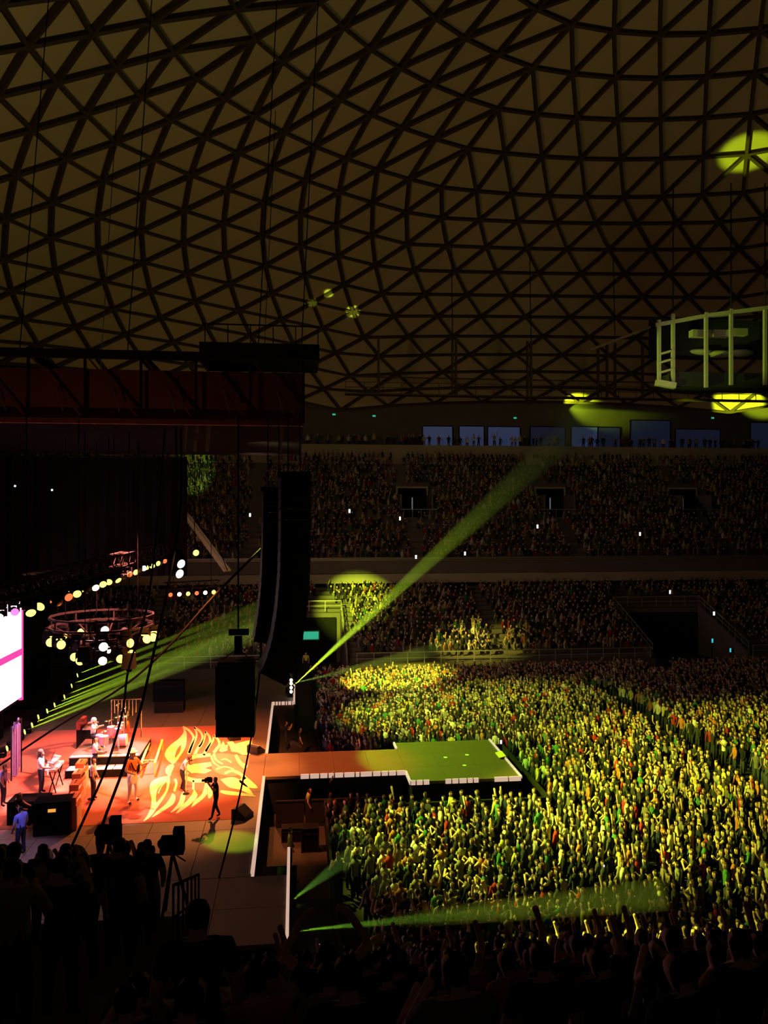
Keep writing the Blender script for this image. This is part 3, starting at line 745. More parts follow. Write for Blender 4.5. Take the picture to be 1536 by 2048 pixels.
# orange speaker cabinets in a row
for i, (px, py) in enumerate(((147, 1652), (152, 1624), (157, 1600), (163, 1578))):
    p = foot(px, py); c = empty('guitar_cabinet', p, 0.02)
    MB().box((0, 0, 0.46), (0.42, 0.78, 0.92)).build('cabinet', 'amp', c)
    MB().box((0.215, 0, 0.44), (0.012, 0.68, 0.74)).build('grille_cloth', 'ampcloth', c)
    MB().box((0, 0, 1.08), (0.36, 0.74, 0.30)).build('amplifier_head', 'amp', c)
    MB().box((0.185, 0, 1.08), (0.012, 0.64, 0.12)).build('control_panel', 'chrome', c)
    MB().tube([(0, -0.16, 1.24), (0, -0.14, 1.27), (0, 0.14, 1.27), (0, 0.16, 1.24)], 0.014, 6).build('handle', 'black', c)
    tag(c, ['orange amplifier stack at the near end of the carpet row', 'orange amplifier stack second from the near end of the row', 'orange amplifier stack third from the near end of the row', 'orange amplifier stack at the far end of the row by the bass player'][i], 'amplifier', 'orange amplifier stacks beside the carpet')
# drum riser with kit
RZ = SZ + 0.75
dr = foot(230, 1552)
riser = empty('drum_riser', (dr.x - 0.6, dr.y + 2.0, SZ + 0.012)); RO = riser.location.copy()
MB().box((0, 0, 0.55), (3.2, 3.0, 0.4)).build('platform', 'black', riser)
MB().box((0, -0.02, 0.76), (3.25, 3.05, 0.03)).build('platform_top', 'stage', riser)
MB().box((0, -1.8, 0.18), (3.2, 0.7, 0.36)).build('step', 'black', riser)
for k in range(3):
    MB().box((-1.05 + k * 1.05, -1.8, 0.372), (1.0, 0.7, 0.025)).build('step_tread', 'white', riser)
    MB().box((-1.05 + k * 1.05, -1.40, 0.782), (1.0, 0.22, 0.025)).build('edge_strip', 'white', riser)
MB().box((0, 0, 0.2), (3.0, 2.8, 0.3)).build('base', 'black', riser)
tag(riser, 'black drum riser with pale edged step in the middle of the stage', 'riser')
kz = RO.z + 0.775
def drum_at(mb_, c, r, h, R=None):
    mb_.lathe(c, [(r, 0), (r, h)], 18, R)
kit = empty('drum_kit', (RO.x, RO.y, kz))
Rf = Matrix.Rotation(PI / 2, 3, 'Y')
MB().lathe((0.2, 0, 0.32), [(0.30, 0), (0.30, 0.5)], 20, Rf).build('bass_drum', 'drum', kit)
MB().lathe((0.7, 0, 0.32), [(0.28, 0), (0.28, 0.012)], 20, Rf).build('bass_drum_head', 'skinhead', kit)
for (x, y_, z, r, h) in ((0.35, -0.3, 0.75, 0.16, 0.22), (0.35, 0.2, 0.75, 0.17, 0.24), (-0.2, -0.75, 0.35, 0.22, 0.40), (-0.5, -0.35, 0.55, 0.18, 0.15), (-0.2, 0.85, 0.35, 0.23, 0.42), (0.3, 0.65, 0.75, 0.18, 0.25)):
    t = MB().lathe((x, y_, z), [(r, 0), (r, h)], 16).build('tom', 'drum', kit)
    MB().lathe((x, y_, z + h), [(r * 0.96, 0), (r * 0.96, 0.01)], 16).build('head', 'skinhead', t)
    MB().tube([(x, y_, 0), (x, y_, z)], 0.015, 6).build('leg', 'chrome', t)
for (x, y_, z, r, tl) in ((0.5, -0.75, 1.25, 0.25, 0.3), (0.5, 0.45, 1.35, 0.26, 0.25), (0.1, 1.1, 1.2, 0.28, 0.2), (-0.1, -1.05, 1.05, 0.22, 0.2), (0.35, 0.95, 1.6, 0.2, 0.5), (-0.4, 1.15, 1.0, 0.25, 0.1), (0.0, 1.25, 1.75, 0.18, 0.6)):
    c = MB().lathe((x, y_, z), [(r, 0), (r * 0.3, 0.02), (r * 0.2, 0.045), (0.01, 0.055)], 18, Matrix.Rotation(-tl, 3, 'Y')).build('cymbal', 'brass', kit, True)
    MB().tube([(x, y_, 0), (x, y_, z)], 0.013, 6).build('stand', 'chrome', c)
MB().lathe((-0.9, 0, 0), [(0.03, 0), (0.03, 0.45), (0.18, 0.46), (0.18, 0.54)], 14).build('throne', 'black', kit)
tag(kit, 'drum kit with pink shells and many brass cymbals on the riser', 'drum kit')
dJ = joints(pelvis=(0, 0, 0.62), spine=(0, 0.02, 0.80), chest=(0, 0.05, 1.02), neck=(0, 0.07, 1.17), jaw=(0, 0.10, 1.24), head=(0, 0.09, 1.32), crown=(0, 0.08, 1.39), nose=(0, 0.17, 1.28),
            lsh=(-0.19, 0.05, 1.09), lel=(-0.34, 0.16, 0.90), lwr=(-0.30, 0.38, 0.98), lha=(-0.28, 0.46, 1.0), rsh=(0.19, 0.05, 1.09), rel=(0.36, 0.14, 0.95), rwr=(0.34, 0.36, 1.10), rha=(0.33, 0.44, 1.15),
            lhip=(-0.1, 0.03, 0.58), lkn=(-0.22, 0.42, 0.52), lan=(-0.24, 0.46, 0.10), lto=(-0.26, 0.60, 0.05), rhip=(0.1, 0.03, 0.58), rkn=(0.22, 0.42, 0.52), ran=(0.24, 0.46, 0.10), rto=(0.26, 0.60, 0.05))
dm = bpy.data.objects.new('person', body('person', dJ, 2)); COL.objects.link(dm)
dm.location = (RO.x - 0.9, RO.y, kz); dm.rotation_euler = (0, 0, FA); dm.color = (0.85, 0.80, 0.85, 1)
tag(dm, 'drummer in white shirt with pale hair seated behind the drum kit', 'person'); hair_child(dm, (0.85, 0.80, 0.80), (0, 0.07, 1.33), (0.12, 0.13, 0.12), 0.12)
# tall percussion rack behind the kit
pr = empty('percussion_rack', (RO.x + 0.25, RO.y + 2.1, SZ + 0.01))
mb = MB()
for s in (-0.75, 0.75): mb.tube([(s, 0, 0), (s, 0, 2.6)], 0.03, 8)
mb.tube([(-0.75, 0, 2.6), (0.75, 0, 2.6)], 0.03, 8).build('frame', 'chrome', pr)
MB().lathe((0.1, 0, 1.55), [(0.55, 0), (0.58, 0.03), (0.1, 0.06)], 24, Matrix.Rotation(PI / 2, 3, 'Y')).build('gong', 'brass', pr, True)
for k in range(7): MB().tube([(-0.6 + k * 0.18, 0.05, 2.55), (-0.6 + k * 0.18, 0.05, 1.9 - 0.08 * (k % 3))], 0.025, 6).build('chime', 'chrome', pr)
tag(pr, 'tall chrome percussion frame with gong beyond the drum kit', 'percussion')
# organ cabinet / tan case left of the kit, drape at back
oc = empty('organ', foot(165, 1500) + Vector((0, 0.8, 0)))
MB().box((0, 0, 0.5), (0.7, 1.3, 1.0)).build('cabinet', 'black', oc); MB().box((0.2, 0, 1.03), (0.5, 1.35, 0.07)).build('keyboard', 'ampcloth', oc)
MB().box((-0.25, 0, 1.2), (0.2, 1.3, 0.4)).build('music_rest', 'wood', oc)
tag(oc, 'organ cabinet with tan keyboard left of the drums', 'organ')
sv = performer(body('person', kJ, 1), 190, 1548, FA, (0.75, 0.45, 0.7), 'backing musician in pink lit top beside the drum riser', 1.0)
mic_stand(foot(182, 1598), 'tall microphone stand with pale scarf near the amplifiers', 1.75, 0.1, True)
wl = performer(V['stand'], 186, 1600, FA, (0.8, 0.7, 0.85), 'person in long white coat standing by the amplifiers', 1.05)
# yellow frame bench behind the guitarist
yb = empty('yellow_frame', foot(282, 1552))
d1, d2 = foot(282, 1552), foot(300, 1502)
for k, off in enumerate((0.0, 0.62)):
    MB().bar(Vector((off, 0, 0.55)), Vector(((d2 - d1).x + off, (d2 - d1).y, 0.55)), 0.10, 0.08).build('side_bar', 'yellowpaint', yb)
MB().bar((0, 0.45, 0.55), (0.62, 0.45, 0.55), 0.08).build('cross_bar', 'yellowpaint', yb)
for (a, b) in ((0, 0), (0.62, 0), ((d2 - d1).x, (d2 - d1).y), ((d2 - d1).x + 0.62, (d2 - d1).y)):
    MB().bar((a, b, 0), (a, b, 0.52), 0.06).build('leg', 'yellowpaint', yb)
tag(yb, 'yellow tubular frame bench behind the guitarist', 'bench')
# wedge monitors
for i, (px, py, rz) in enumerate(((512, 1505, 0.9), (468, 1478, 0.3), (485, 1634, -0.5), (592, 1500, 0.0))):
    e = empty('floor_monitor', foot(px, py), rz + PI)
    mb = MB(); mb.add([(-0.3, -0.35, 0), (0.3, -0.35, 0), (0.3, 0.35, 0), (-0.3, 0.35, 0), (-0.3, -0.35, 0.12), (0.12, -0.35, 0.42), (0.3, -0.35, 0.38), (-0.3, 0.35, 0.12), (0.12, 0.35, 0.42), (0.3, 0.35, 0.38)],
           [(3, 2, 1, 0), (0, 1, 6, 5, 4), (2, 3, 7, 8, 9), (4, 5, 8, 7), (5, 6, 9, 8), (1, 2, 9, 6), (0, 4, 7, 3)])
    mb.build('cabinet', 'blackbox', e)
    mb = MB(); R_ = Matrix.Rotation(-math.atan2(0.30, 0.42), 3, 'Y')
    mb.box((-0.09 - 0.01, 0, 0.275), (0.48, 0.62, 0.02), R_); mb.build('grille', 'ampcloth' if i == 0 else 'grille', e)
    tag(e, ['pale faced wedge monitor at the front corner of the carpet', 'wedge monitor on the far part of the carpet under the flown box', 'wedge monitor at the near edge of the carpet by the camera operator', 'small wedge monitor at the start of the runway'][i], 'monitor', 'stage wedge monitors')
# wing gear and crew at the lower left
def flight_case(loc, size, label, rz=0.0, light=False):
    e = empty('flight_case', loc, rz)
    sx, sy, sz = size
    MB().box((0, 0, sz / 2), size).build('shell', 'black', e)
    mb = MB()
    for a in (-1, 1):
        for b in (-1, 1): mb.bar((a * sx / 2, b * sy / 2, 0), (a * sx / 2, b * sy / 2, sz), 0.04)
    for z_ in (0.02, sz * 0.75, sz - 0.01):
        for a in (-1, 1): mb.bar((a * sx / 2, -sy / 2, z_), (a * sx / 2, sy / 2, z_), 0.03).bar((-sx / 2, a * sy / 2, z_), (sx / 2, a * sy / 2, z_), 0.03)
    mb.build('edging', 'truss_blk', e)
    if light: MB().box((0, -sy / 2 - 0.01, sz * 0.75), (0.28, 0.02, 0.12)).build('meter', M['lamp_amber'], e)
    return tag(e, label, 'case')
M['lamp_amber'] = mat('amber_display', (0.9, 0.5, 0.1), 0.3, emit=(1.0, 0.42, 0.06), strength=0.9)
flight_case(foot(108, 1662), (1.3, 0.8, 1.25), 'black rack case with a lit amber display beside the amplifiers', 0.1, True)
flight_case(foot(60, 1640), (1.4, 0.9, 0.9), 'low black case left of the rack case', 0.0)
cr = performer(body('person', joints(pelvis=(0, 0, 0.55), spine=(0, 0.06, 0.72), chest=(0, 0.12, 0.92), neck=(0, 0.18, 1.06), jaw=(0, 0.22, 1.12), head=(0, 0.22, 1.20), crown=(0, 0.21, 1.27), nose=(0, 0.30, 1.16), lsh=(-0.19, 0.12, 0.99), lel=(-0.26, 0.30, 0.80), lwr=(-0.20, 0.48, 0.74), lha=(-0.18, 0.56, 0.72),
     rsh=(0.19, 0.12, 0.99), rel=(0.26, 0.30, 0.80), rwr=(0.20, 0.48, 0.74), rha=(0.18, 0.56, 0.72), lhip=(-0.1, 0.03, 0.5), lkn=(-0.16, 0.42, 0.48), lan=(-0.16, 0.40, 0.10), lto=(-0.17, 0.54, 0.05), rhip=(0.1, 0.03, 0.5), rkn=(0.16, 0.42, 0.48), ran=(0.16, 0.40, 0.10), rto=(0.17, 0.54, 0.05))), 26, 1658, FA, (0.02, 0.02, 0.02), 'stagehand in black crouching at the desk in the wing', 1.1)
performer(V['stand'], 42, 1712, FA + 2.6, (0.30, 0.28, 0.85), 'person in purple blue lit clothes standing in the near wing', 1.05)
performer(V['lean'], 6, 1612, FA, (0.30, 0.28, 0.80), 'person in purple lit shirt at the frame edge of the wing', 1.05)
bl = MB().ball((0, 0, 0.0), (0.26, 0.26, 0.30), 14, 9); bl.tube([(0, 0, -0.30), (0, 0, -0.36)], [0.02, 0.05], 8)
bo = bl.build('balloon', 'purple', None, True); bo.location = at_d(88, 1717, 22.0)
tag(bo, 'pale blue balloon floating low over the near wing', 'balloon')
MB().tube([(0, 0, -0.36), (0.05, 0, -0.9), (0.02, 0.05, at_d(88, 1717, 22.0).z * -1 + SZ)], 0.004, 4).build('string', 'cable', bo)
# hanging pale cloth behind the bass player
hc = empty('hanging_cloth', foot(60, 1560) + Vector((-0.8, 0.6, 0)))
mb = MB(); n = 9
for k in range(n):
    a = k / n
    mb.box((0.05 * math.sin(k * 2.1), -0.5 + a * 1.0, 1.3 + 0.08 * math.sin(k)), (0.05, 0.125, 2.2 + 0.3 * math.sin(k * 1.7)))
mb.build('cloth_fold', 'purple', hc); MB().tube([(0, -0.7, 2.5), (0, 0.7, 2.5)], 0.03, 6).build('rail', 'truss_blk', hc)
MB().tube([(0, -0.65, 0), (0, -0.65, 2.5)], 0.03, 6).build('post', 'truss_blk', hc); MB().tube([(0, 0.65, 0), (0, 0.65, 2.5)], 0.03, 6).build('post', 'truss_blk', hc)
tag(hc, 'pale blue cloth hung on a frame behind the bass player', 'cloth')
# cases and case lids on the far wing
flight_case(on_z(340, 1422, SZ) + Vector((0, 0, -0.02)), (1.7, 1.0, 0.7), 'equipment case with pale edging on the far side of the stage', 0.0)
flight_case(on_z(338, 1400, SZ) + Vector((0, 0, -0.02)), (1.9, 0.7, 1.3), 'taller equipment case behind the far one', 0.0)

# ------------------------------------------------------------------ LED screen, back wall drapes
ls = empty('video_screen', (-15.6, 38.2, 0))
for k in range(5):
    for j, (z0, z1) in enumerate(((6.35, 9.15), (3.6, 6.0))):
        y0 = -7.4 + k * 3.06
        MB().box2((0, y0 + 0.03, z0), (0.12, y0 + 3.03, z1)).build('screen_tile', 'screen', ls)
MB().box2((-0.05, -7.5, 5.98), (0.14, 7.95, 6.36)).box2((-0.05, 7.9, 3.4), (0.14, 8.12, 9.4)).build('lit_border', 'screen_edge', ls)
MB().box2((-0.3, -7.6, 3.3), (-0.06, 8.15, 9.4)).build('backing', 'black', ls)
for s in (-6, 0, 6): MB().box2((-0.5, s - 0.15, SZ), (-0.25, s + 0.15, 9.4)).build('support', 'truss_blk', ls)
tag(ls, 'bright pink white video screen at the back of the stage', 'screen')
def drape(name_label, a, b, z0, z1, folds):
    a, b = Vector(a), Vector(b); e = empty('stage_drape', (a.x, a.y, 0))
    n = folds * 4; vs = []; d = (b - a); nn = Vector((-d.y, d.x, 0)).normalized()
    for i in range(n + 1):
        p = d * (i / n) + nn * (0.10 * math.sin(i * PI / 2))
        for z_ in (z0, z1): vs.append((p.x, p.y, z_))
        for z_ in (z0, z1): vs.append((p.x + nn.x * 0.03, p.y + nn.y * 0.03, z_))
    fs = []
    for i in range(n):
        o = i * 4
        fs += [(o, o + 4, o + 5, o + 1), (o + 2, o + 3, o + 7, o + 6), (o + 1, o + 5, o + 7, o + 3), (o, o + 2, o + 6, o + 4)]
    mb = MB(); mb.add(vs, fs); mb.build('cloth', 'drape', e)
    MB().tube([(0, 0, z1 + 0.03), (d.x, d.y, z1 + 0.03)], 0.05, 6).build('rail', 'truss_blk', e)
    return tag(e, name_label, 'drape')
drape('tall black drape closing off the back of the stage', (-17.5, 24, 0), (-17.5, 58, 0), SZ, 17.4, 30)
drape('black border drape hung under the far side of the stage roof', (-17.4, 48.5, 0), (-6.6, 48.5, 0), 10.2, 17.4, 14)

# ------------------------------------------------------------------ stage roof
RY0, RY1, RX0, RX1, RB, RT = 30.0, 47.0, -22.0, 0.3, 17.5, 20.0
roof = empty('stage_roof', (-10, 38, 0)); RFO = Vector((-10, 38, 0))
L_ = lambda x, y_, z: Vector((x, y_, z)) - RFO
MB().box2(L_(RX0, RY0 + 0.4, RB), L_(RX1, RY1, RB + 0.15)).build('deck', 'drape', roof)
MB().box2(L_(RX0, RY0 + 0.35, RB + 0.15), L_(RX1, RY0 + 0.42, RT - 0.5)).build('scrim', 'redcloth', roof)
MB().bar(L_(RX0, RY0, RT), L_(RX1 - 0.5, RY0, RT), 0.28, 0.30).build('top_chord', 'truss_blk', roof)
MB().bar(L_(RX0, RY0, RB), L_(RX1, RY0, RB), 0.20, 0.20).build('bottom_chord', 'redcloth', roof)
MB().bar(L_(RX0, RY1, RT), L_(RX1, RY1, RT), 0.25).build('top_chord', 'truss_blk', roof)
nb = 11
for i in range(nb + 1):
    x = RX0 + (RX1 - RX0) * i / nb
    MB().bar(L_(x, RY0, RB), L_(x, RY0, RT), 0.09).build('truss_post', 'truss_blk', roof)
    if i < nb:
        x2 = RX0 + (RX1 - RX0) * (i + 1) / nb
        MB().bar(L_(x, RY0 + 0.05, RT), L_(x2, RY0 + 0.05, RB), 0.07).build('truss_brace', 'redcloth', roof)
        MB().bar(L_((x + x2) / 2, RY0 - 0.1, RB + 1.2), L_((x + x2) / 2 + 0.25, RY0 - 0.1, RB + 0.35), 0.05).build('sling', 'truss', roof)
    if i % 2 == 0: MB().bar(L_(x, RY0, RT), L_(x, RY1, RT), 0.2).build('rafter', 'truss_blk', roof)
for px in (372, 394, 418, 563): 
    p = on_y(px, 878, 31.2)
    MB().bar(L_(p.x, 31.2, RB), L_(p.x - 0.08, 31.2, 16.5), 0.13).build('hanging_strap', 'truss', roof)
MB().box2(L_(-3.6, RY0 - 0.3, RT - 0.1), L_(0.9, RY0 + 2.5, RT + 0.5)).build('hoist_platform', 'truss_blk', roof)
mb = MB()
for k in range(6): mb.bar(L_(-3.4 + k * 0.85, RY0 - 0.2, RT + 0.5), L_(-3.4 + k * 0.85, RY0 - 0.2, RT + 1.2), 0.04)
mb.bar(L_(-3.5, RY0 - 0.2, RT + 1.2), L_(0.9, RY0 - 0.2, RT + 1.2), 0.05).build('platform_rail', 'truss_blk', roof)
# suspension cables up to the dome
for i, (x, y_) in enumerate(((-16, 32), (-10.5, 31), (-6.5, 31.0), (-1.5, 31), (0.2, 31), (-11, 45), (-2, 46))):
    MB().tube([L_(x, y_, RT), L_(x + 0.8, y_ + 1.0, 34 + i * 0.7)], 0.022, 5).build('suspension_cable', 'cable', roof)
tag(roof, 'black stage roof grid with reddish truss face hung from the dome', 'stage roof')

# ------------------------------------------------------------------ lighting rig
def moving_head(loc, target, lens='lens_y', size=1.0, up=False):
    """yoke lamp, hung from its base (or standing on it)"""
    e = empty('moving_light', loc); e.scale = (size,) * 3
    s = 1 if up else -1
    MB().box((0, 0, 0.06 * s), (0.30, 0.30, 0.12)).build('base', 'black', e)
    yk = MB()
    for k in (-1, 1): yk.bar((0.16 * k, 0, 0.12 * s), (0.16 * k, 0, 0.42 * s), 0.04, 0.10)
    yk.bar((-0.16, 0, 0.14 * s), (0.16, 0, 0.14 * s), 0.05, 0.10)
    yk.build('yoke', 'black', e)
    d = (Vector(target) - Vector(loc)).normalized(); R_ = d.to_track_quat('Z', 'Y').to_matrix()
    c = Vector((0, 0, 0.36 * s))
    MB().lathe(c - d * 0.18, [(0.10, 0), (0.13, 0.10), (0.14, 0.36), (0.15, 0.40)], 14, R_).build('head', 'black', e, True)
    ln = MB().lathe(c + d * 0.22, [(0.138, 0), (0.12, 0.025), (0.03, 0.04)], 14, R_).build('lens', lens, e)
    return e
rig_labels = []
def lamp(loc, target, lens, label, group, size=1.0, up=False):
    return tag(moving_head(loc, target, lens, size, up), label, 'stage light', group)
# front truss over the stage, along the stage depth
def truss_obj(p, q, wd, label, bay=0.7, r=0.035, m='truss_blk'):
    c = (Vector(p) + Vector(q)) / 2; e = empty('lighting_truss', c)
    p, q = Vector(p) - c, Vector(q) - c
    x = (q - p).normalized(); u = Vector((0, 0, 1))
    if abs(x.dot(u)) > 0.97: u = Vector((1, 0, 0))
    y = u.cross(x).normalized(); z = x.cross(y); h = wd / 2; L = (q - p).length
    cs = [(-1, -1), (1, -1), (1, 1), (-1, 1)]
    P = lambda t, k: p + x * t + y * (cs[k][0] * h) + z * (cs[k][1] * h)
    for k in range(4): MB().bar(P(0, k), P(L, k), r * 2).build('chord', m, e)
    n = max(1, int(L / bay)); b = L / n; mb = MB()
    for i in range(n):
        for k in range(4):
            a = (k, (k + 1) % 4) if i % 2 == 0 else ((k + 1) % 4, k)
            mb.bar(P(i * b, a[0]), P((i + 1) * b, a[1]), r * 1.2)
    tag(mb.build('lacing', m, e), kind='stuff')
    return e
FT = truss_obj((-8.0, 22.5, 11.9), (-8.0, 54, 11.9), 0.55, '')
tag(FT, 'long dark lighting truss over the front of the stage', 'truss')
for k in range(6): MB().tube([(0, -14 + k * 5.6, 0.3), (0, -14 + k * 5.6, 5.6)], 0.02, 5).build('hanging_chain', 'cable', FT)
BT = truss_obj((-12.0, 28.0, 10.6), (-12.0, 56.0, 10.6), 0.5, '')
tag(BT, 'second lighting truss further back over the stage', 'truss')
for k in range(5): MB().tube([(0, -12 + k * 5.6, 0.3), (0, -12 + k * 5.6, 6.9)], 0.02, 5).build('hanging_chain', 'cable', BT)
ORD = 'first second third fourth fifth sixth seventh eighth ninth tenth eleventh twelfth thirteenth fourteenth fifteenth sixteenth seventeenth eighteenth nineteenth twentieth twenty-first twenty-second twenty-third twenty-fourth twenty-fifth twenty-sixth'.split()
LW = {'lens_off': 'unlit', 'lens_y': 'yellow glowing', 'lens_r': 'red glowing', 'lens_w': 'white glowing', 'lens_m': 'magenta glowing'}
tgt = (6, 40, 0)
lens_cycle = ['lens_y', 'lens_y', 'lens_off', 'lens_r', 'lens_y', 'lens_off', 'lens_w', 'lens_y']
k = 0
for y_ in np.arange(24.5, 53.6, 1.25):
    ln = lens_cycle[k % 8]; k += 1
    lamp((-8.0, float(y_), 11.58), (2 + rng.normal() * 6, y_ - 14 + rng.normal() * 8, 4), ln, '%s stage light, %s from the near end of the front truss' % (LW[ln], ORD[k - 1]), 'stage lights on the front truss', 1.05)
k = 0
for y_ in np.arange(29.0, 55.6, 1.45):
    ln = lens_cycle[((k + 2) * 3) % 8] if y_ > 36.5 else ('lens_m' if k % 3 else 'lens_w'); k += 1
    lamp((-12.0, float(y_), 10.3), (2 + rng.normal() * 6, y_ - 14 + rng.normal() * 8, 4), ln, '%s stage light, %s from the near end of the second truss' % (LW[ln], ORD[k - 1]), 'stage lights on the second truss', 1.15)
# pod of lamps hung low over the drums
PC = at_d(205, 1255, 36.0)
pod = empty('lamp_pod', PC)
def ring_bar(mb_, r, z, n=16, w_=0.09):
    P = [Vector((r * math.cos(2 * PI * i / n), r * math.sin(2 * PI * i / n), z)) for i in range(n)]
    for i in range(n): mb_.bar(P[i], P[(i + 1) % n], w_)
for r_, z_ in ((2.3, 0.55), (2.3, 0.1), (1.2, -0.8), (1.2, -0.45)):
    mb = MB(); ring_bar(mb, r_, z_); mb.build('ring', 'truss_blk', pod)
for i in range(8):
    a = 2 * PI * i / 8; c_, s_ = math.cos(a), math.sin(a)
    MB().bar((2.3 * c_, 2.3 * s_, 0.1), (1.2 * c_, 1.2 * s_, -0.45), 0.07).build('spoke', 'truss_blk', pod)
    MB().bar((2.3 * c_, 2.3 * s_, 0.1), (2.3 * c_, 2.3 * s_, 0.55), 0.07).build('post', 'truss_blk', pod)
    MB().bar((1.2 * c_, 1.2 * s_, -0.45), (1.2 * c_, 1.2 * s_, -0.8), 0.07).build('post', 'truss_blk', pod)
for i in range(4):
    a = 2 * PI * i / 4 + 0.4
    MB().tube([(1.6 * math.cos(a), 1.6 * math.sin(a), 0.5), (1.6 * math.cos(a), 1.6 * math.sin(a), 17.5 - PC.z)], 0.02, 5).build('hanging_chain', 'cable', pod)
MB().box((0.9, -0.6, -1.1), (0.6, 0.6, 0.6)).build('motor_box', 'black', pod)
tag(pod, 'round black lamp pod hung low over the drums', 'lighting pod')
for i in range(14):
    a = 2 * PI * i / 14
    ln = ['lens_y', 'lens_y', 'lens_y', 'lens_off', 'lens_w', 'lens_y', 'lens_y'][i % 7]
    lamp(PC + Vector((2.3 * math.cos(a), 2.3 * math.sin(a), 0.06)), PC + Vector((6 + rng.normal() * 4, -14 + rng.normal() * 5, 1 + rng.normal() * 2)), ln, '%s stage light, %s counterclockwise on the upper ring of the lamp pod' % (LW[ln], ORD[i]), 'stage lights on the upper ring of the pod', 1.4)
for i in range(8):
    a = 2 * PI * i / 8 + 0.2
    ln = ['lens_y', 'lens_y', 'lens_w', 'lens_y'][i % 4]
    lamp(PC + Vector((1.2 * math.cos(a), 1.2 * math.sin(a), -0.84)), PC + Vector((6 + rng.normal() * 4, -14 + rng.normal() * 5, 1 + rng.normal() * 2)), ln, '%s stage light, %s counterclockwise on the lower ring of the lamp pod' % (LW[ln], ORD[i]), 'stage lights on the lower ring of the pod', 1.35)
# a lone bright lamp right of the rig, and orange lamps further back
for i, (px, py, d, ln, lab) in enumerate(((389, 1088, 44.0, 'lens_y', 'yellow glowing lamp hanging alone right of the rig'), (354, 1100, 30.0, 'lens_w', 'white glowing lamp beside the long cable'), (351, 1120, 30.0, 'lens_w', 'white glowing lamp just below another on the cable line'))):
    p = at_d(px, py, d); lm = lamp(p, EYE + Vector((6, 20, -6)), ln, lab, None, 1.25)
    MB().tube([(0, 0, 0), (0, 0, (RB - p.z) / 1.25)], 0.016, 5).build('hanging_chain', 'cable', lm)
TT3 = truss_obj(at_d(330, 1172, 50), at_d(438, 1166, 52), 0.4, '', 0.6, 0.03)
tag(TT3, 'short far truss with small orange lamps', 'truss')
for s in (0.15, 0.85):
    q = at_d(330, 1172, 50).lerp(at_d(438, 1166, 52), s); MB().tube([q - TT3.location, Vector((q.x, q.y, 17.5)) - TT3.location], 0.02, 5).build('hanging_chain', 'cable', TT3)
for i in range(6):
    q = at_d(330, 1172, 50).lerp(at_d(438, 1166, 52), 0.08 + i * 0.16)
    lamp(q - Vector((0, 0, 0.19)), (8, 20, 6), ['lens_r', 'lens_w', 'lens_y'][i % 3], '%s lamp, %s from the left on the short far truss' % (['red', 'white', 'yellow'][i % 3], ORD[i]), 'lamps on the short far truss', 1.0)
# floor lamps along the back edge of the stage
FL_PX = [(4, 1497), (22, 1482), (40, 1464), (55, 1450), (68, 1434), (86, 1422), (101, 1410), (121, 1393), (136, 1371), (148, 1350)]
floor_lamps = []
for i, (px, py) in enumerate(FL_PX):
    p = on_z(px, py, SZ + 0.45); base = Vector((p.x, p.y, SZ - (0.02 if p.y > SY1 else 0)))
    floor_lamps.append(p)
    lamp(base, base + Vector((10, 1.5, 2.5)), 'lens_y', 'yellow green glowing floor lamp, %s from the left in the row behind the stage' % ORD[i], 'floor lamps along the back of the stage', 1.05, True)

# ------------------------------------------------------------------ flown loudspeakers
def line_array(top_px, path, d, width, boxh, label, front=1.0):
    """path: list of (px, py) along the array's centre line, top to bottom"""
    top = at_d(*path[0], d); e = empty('line_array', top)
    P = [at_d(px, py, d) - top for px, py in path]
    seg = [0]
    for a, b in zip(P[:-1], P[1:]): seg.append(seg[-1] + (b - a).length)
    n = int(seg[-1] / boxh)
    def pos(t):
        for i in range(len(seg) - 1):
            if t <= seg[i + 1] or i == len(seg) - 2:
                f = (t - seg[i]) / (seg[i + 1] - seg[i]); return P[i].lerp(P[i + 1], f)
    for i in range(n):
        a, b = pos(i * boxh), pos((i + 1) * boxh); c = (a + b) / 2; ax = (b - a).normalized()
        dirx = Vector((1, 0.1, 0)); z = -ax; y = z.cross(dirx).normalized(); x = y.cross(z)
        R_ = Matrix((x, y, z)).transposed()
        bx = MB().box(c, (width, 1.15, boxh * 0.93), R_, 0, (0.97, 1.0)).build('cabinet', 'blackbox', e)
        MB().box(c + R_ @ Vector((width / 2 + 0.012, 0, 0)), (0.02, 1.08, boxh * 0.82), R_).build('grille', 'grille', bx)
        MB().box(c + R_ @ Vector((-width * 0.2, -0.59, 0)), (width * 0.35, 0.02, boxh * 0.3), R_).build('handle', 'black', bx)
    MB().box(P[0] + Vector((0, 0, 0.10)), (width * 1.1, 1.1, 0.16)).build('bumper_frame', 'truss_blk', e)
    MB().tube([P[0] + Vector((0.2, 0, 0.15)), Vector((0.2, 0, RB - top.z if RB > top.z else 6))], 0.02, 5).build('hanging_chain', 'cable', e)
    MB().tube([P[0] + Vector((-0.2, 0, 0.15)), Vector((-0.2, 0, RB - top.z if RB > top.z else 6))], 0.02, 5).build('hanging_chain', 'cable', e)
    return tag(e, label, 'loudspeaker')
line_array(None, [(588, 955), (588, 1060), (586, 1150), (580, 1220), (570, 1280), (556, 1325), (540, 1352)], 26.5, 1.0, 0.36, 'tall black curved loudspeaker column hung in front of the stage')
line_array(None, [(547, 985), (546, 1080), (543, 1160), (538, 1215), (532, 1255), (526, 1290)], 28.2, 0.8, 0.36, 'shorter black loudspeaker column hung behind the tall one')
